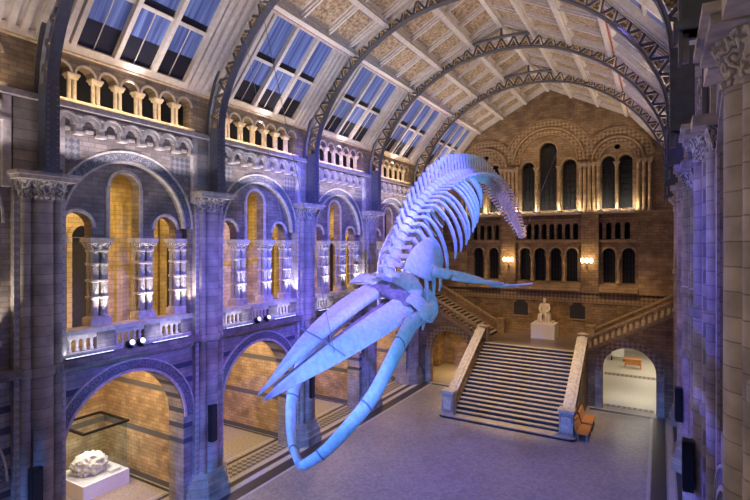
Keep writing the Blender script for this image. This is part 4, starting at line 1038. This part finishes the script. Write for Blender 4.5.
for s in (-1, 1):
    secs = []; inner = []
    for q in range(21):
        a = .02 + .98 * q / 20; ow = curve_at(OW, a); g = curve_at(GP, a); arch_u = .32 * math.sin(min(1, a * 1.0) * PI) ** .8 * .75
        th = .30 * (1 - a) + .05; m1 = g + (ow - g) * .38
        secs.append([sk(a, s * g, arch_u + .02), sk(a, s * (g + .05), arch_u + .10), sk(a, s * m1, arch_u + .10), sk(a, s * (m1 + .04), arch_u + .035), sk(a, s * (ow * .8 + g * .2), arch_u - .06), sk(a, s * ow, arch_u - .24 * (1 - a * .6)),
                     sk(a, s * (ow - .03), arch_u - .27 * (1 - a * .6) - .03), sk(a, s * (g + (ow - g) * .5), arch_u - th * .8), sk(a, s * g, arch_u - th)])
    wb(loft(secs), 'upper_jaw_bone')
# vomer strip between the halves, groove shade put into its colour
wb(loft([[sk(a, -.05, -.16 * (1 - a) + .12 * math.sin(a * PI)), sk(a, .05, -.16 * (1 - a) + .12 * math.sin(a * PI)), sk(a, .05, -.34 * (1 - a) + .1 * math.sin(a * PI) - .02), sk(a, -.05, -.34 * (1 - a) + .1 * math.sin(a * PI) - .02)] for a in (0, .2, .4, .6, .8, .93)]), 'vomer', 'bone_shade')
# braincase: occipital shield, domed
bm = bmesh.new(); bmesh.ops.create_icosphere(bm, subdivisions=3, radius=1)
mb = MB(); mb.add([tuple(sk(-.045 + v.co.x * .085, v.co.y * (.78 - .25 * max(0, v.co.z)), .06 + v.co.z * .42)) for v in bm.verts], [tuple(v.index for v in f.verts) for f in bm.faces]); bm.free()
wb(mb, 'braincase')
# nasal bones and blowhole hollow, its shade painted dark
wb(loft([[sk(a, -.16, .3), sk(a, .16, .3), sk(a, .12, .16), sk(a, -.12, .16)] for a in (.0, .06, .12)]), 'nasal_bone')
wb(loft([[sk(a, -.75, .2), sk(a, -.2, .32), sk(a, .2, .32), sk(a, .95, .14), sk(a, .8, .03), sk(a, -.8, .03)] for a in (.02, .08, .16)]), 'forehead_hollow', 'bone_shade')
for s in (-1, 1):
    # supraorbital plate reaching sideways, squamosal, zygomatic bar, hinge
    secs = []
    for q in range(7):
        t_ = q / 6; x = s * (.55 + .95 * t_); wv = .075 - .035 * t_ * (1 - t_) * 4 * .6
        a0 = .05 + .025 * t_; u_ = .24 - .30 * t_ * t_
        secs.append([sk(a0 - wv, x, u_), sk(a0, x, u_ + .07), sk(a0 + wv, x, u_), sk(a0 + wv, x, u_ - .09), sk(a0, x, u_ - .04), sk(a0 - wv, x, u_ - .09)])
    wb(loft(secs), 'eye_socket_plate')
    wb(MB().sweep([sk(-.10, s * .55, -.05), sk(-.11, s * .95, -.18), sk(-.07, s * 1.28, -.38), sk(-.03, s * 1.36, -.62)], [(.20, .26), (.22, .26), (.20, .22), (.15, .17)], [SK_U] * 4, 10), 'cheek_bone')
    wb(MB().sweep([sk(.11, s * 1.42, -.10), sk(.07, s * 1.52, -.28), sk(.02, s * 1.5, -.42), sk(-.04, s * 1.36, -.5)], [(.05, .07), (.05, .06), (.06, .08), (.10, .12)], [SK_U] * 4, 8), 'zygomatic_arch')
    wb(MB().sweep([sk(-.15, s * .14, -.05), sk(-.125, s * .3, -.2), sk(-.1, s * .5, -.35)], [(.14, .18), (.16, .18), (.12, .14)], [SK_U] * 3, 8), 'occipital_knob')
    wb(MB().sweep([sk(.17, s * .88, -.12), sk(.13, s * 1.15, -.40), sk(.05, s * 1.30, -.52), sk(-.02, s * 1.32, -.56)], [(.05, .12), (.04, .07), (.04, .07), (.07, .09)], [SK_U] * 4, 8), 'maxilla_process')
# lower jaws
JR = [(-6.75, 14.85, 8.20), (-6.7, 13.69, 8.03), (-6.55, 12.72, 7.70), (-6.45, 11.8, 7.20), (-6.5, 10.91, 6.51), (-6.8, 10.32, 5.92), (-7.25, 9.86, 5.32), (-7.72, 9.51, 4.97)]
JL = [(-9.0, 14.9, 8.75), (-9.15, 13.7, 8.2), (-9.3, 12.5, 7.55), (-9.32, 11.5, 6.85), (-9.2, 10.95, 6.20), (-9.0, 10.6, 5.6), (-8.5, 10.1, 5.14), (-7.88, 9.62, 4.95)]
for J, s in ((JR, 1), (JL, -1)):
    P = resample(cat(J, 6), 26); ups = [Vector((0, -.55, .83))] * 26
    ab = []
    for i in range(26):
        u = i / 25; h = curve_at([(0, .24), (.1, .26), (.22, .35), (.32, .29), (.6, .26), (.85, .21), (1, .15)], u); ab.append((curve_at([(0, .24), (.1, .17), (.5, .15), (1, .10)], u), h))
    jaw = wb(MB().sweep(P, ab, ups, 12), 'lower_jaw_bone')
    q = P[5]; e = Vector((0, -.2, .95)).normalized()
    wb(MB().sweep([q, q + e * .36, q + e * .52], [(.08, .22), (.06, .11), (.03, .05)], [Vector((0, 1, .3))] * 3, 8), 'coronoid_process', parent=jaw)
    for i in (9, 17, 23):
        c = P[i]; T = (P[i + 1] - P[i - 1]).normalized(); wb(MB().sweep([c - T * .02, c + T * .02], [(ab[i][0] + .02, ab[i][1] + .02)] * 2, [ups[0]] * 2, 14), 'jaw_clamp', 'steel')
wb(MB().sweep([(-7.98, 9.7, 5.02), (-7.62, 9.6, 5.02)], (.06, .06), None, 8), 'chin_bracket', 'steel')
wb(MB().sweep([sk(.66, -.75, .32), sk(.66, -.1, .36), sk(.66, .1, .36), sk(.66, .75, .28)], (.02, .02), None, 6), 'beak_bracket', 'steel')
# suspension cables
def cable(a, b, label):
    o = MB().sweep([Vector(p) - Vector(a) for p in (a, b)], (.009, .009), None, 6).build('suspension_cable', 'steel', loc=a); tag(o, label, 'cable', 'thin steel cables holding the whale')
cable((-8.2, 10.35, 7.75), (-14.1, 13.9, 18.6), 'thin steel cable from the beak up to the second rib, left')
cable((-7.3, 10.35, 7.7), (-8.6, 7.3, 21.5), 'thin steel cable from the beak up to the nearest rib')
cable((-7.7, 32.0, 11.0), (-2.6, 27.1, 20.7), 'thin steel cable from the tail up to the fourth rib, right')
cable((-7.7, 24.4, 13.9), (-9.8, 27.1, 21.3), 'thin steel cable from the arched back to the fourth rib, left')
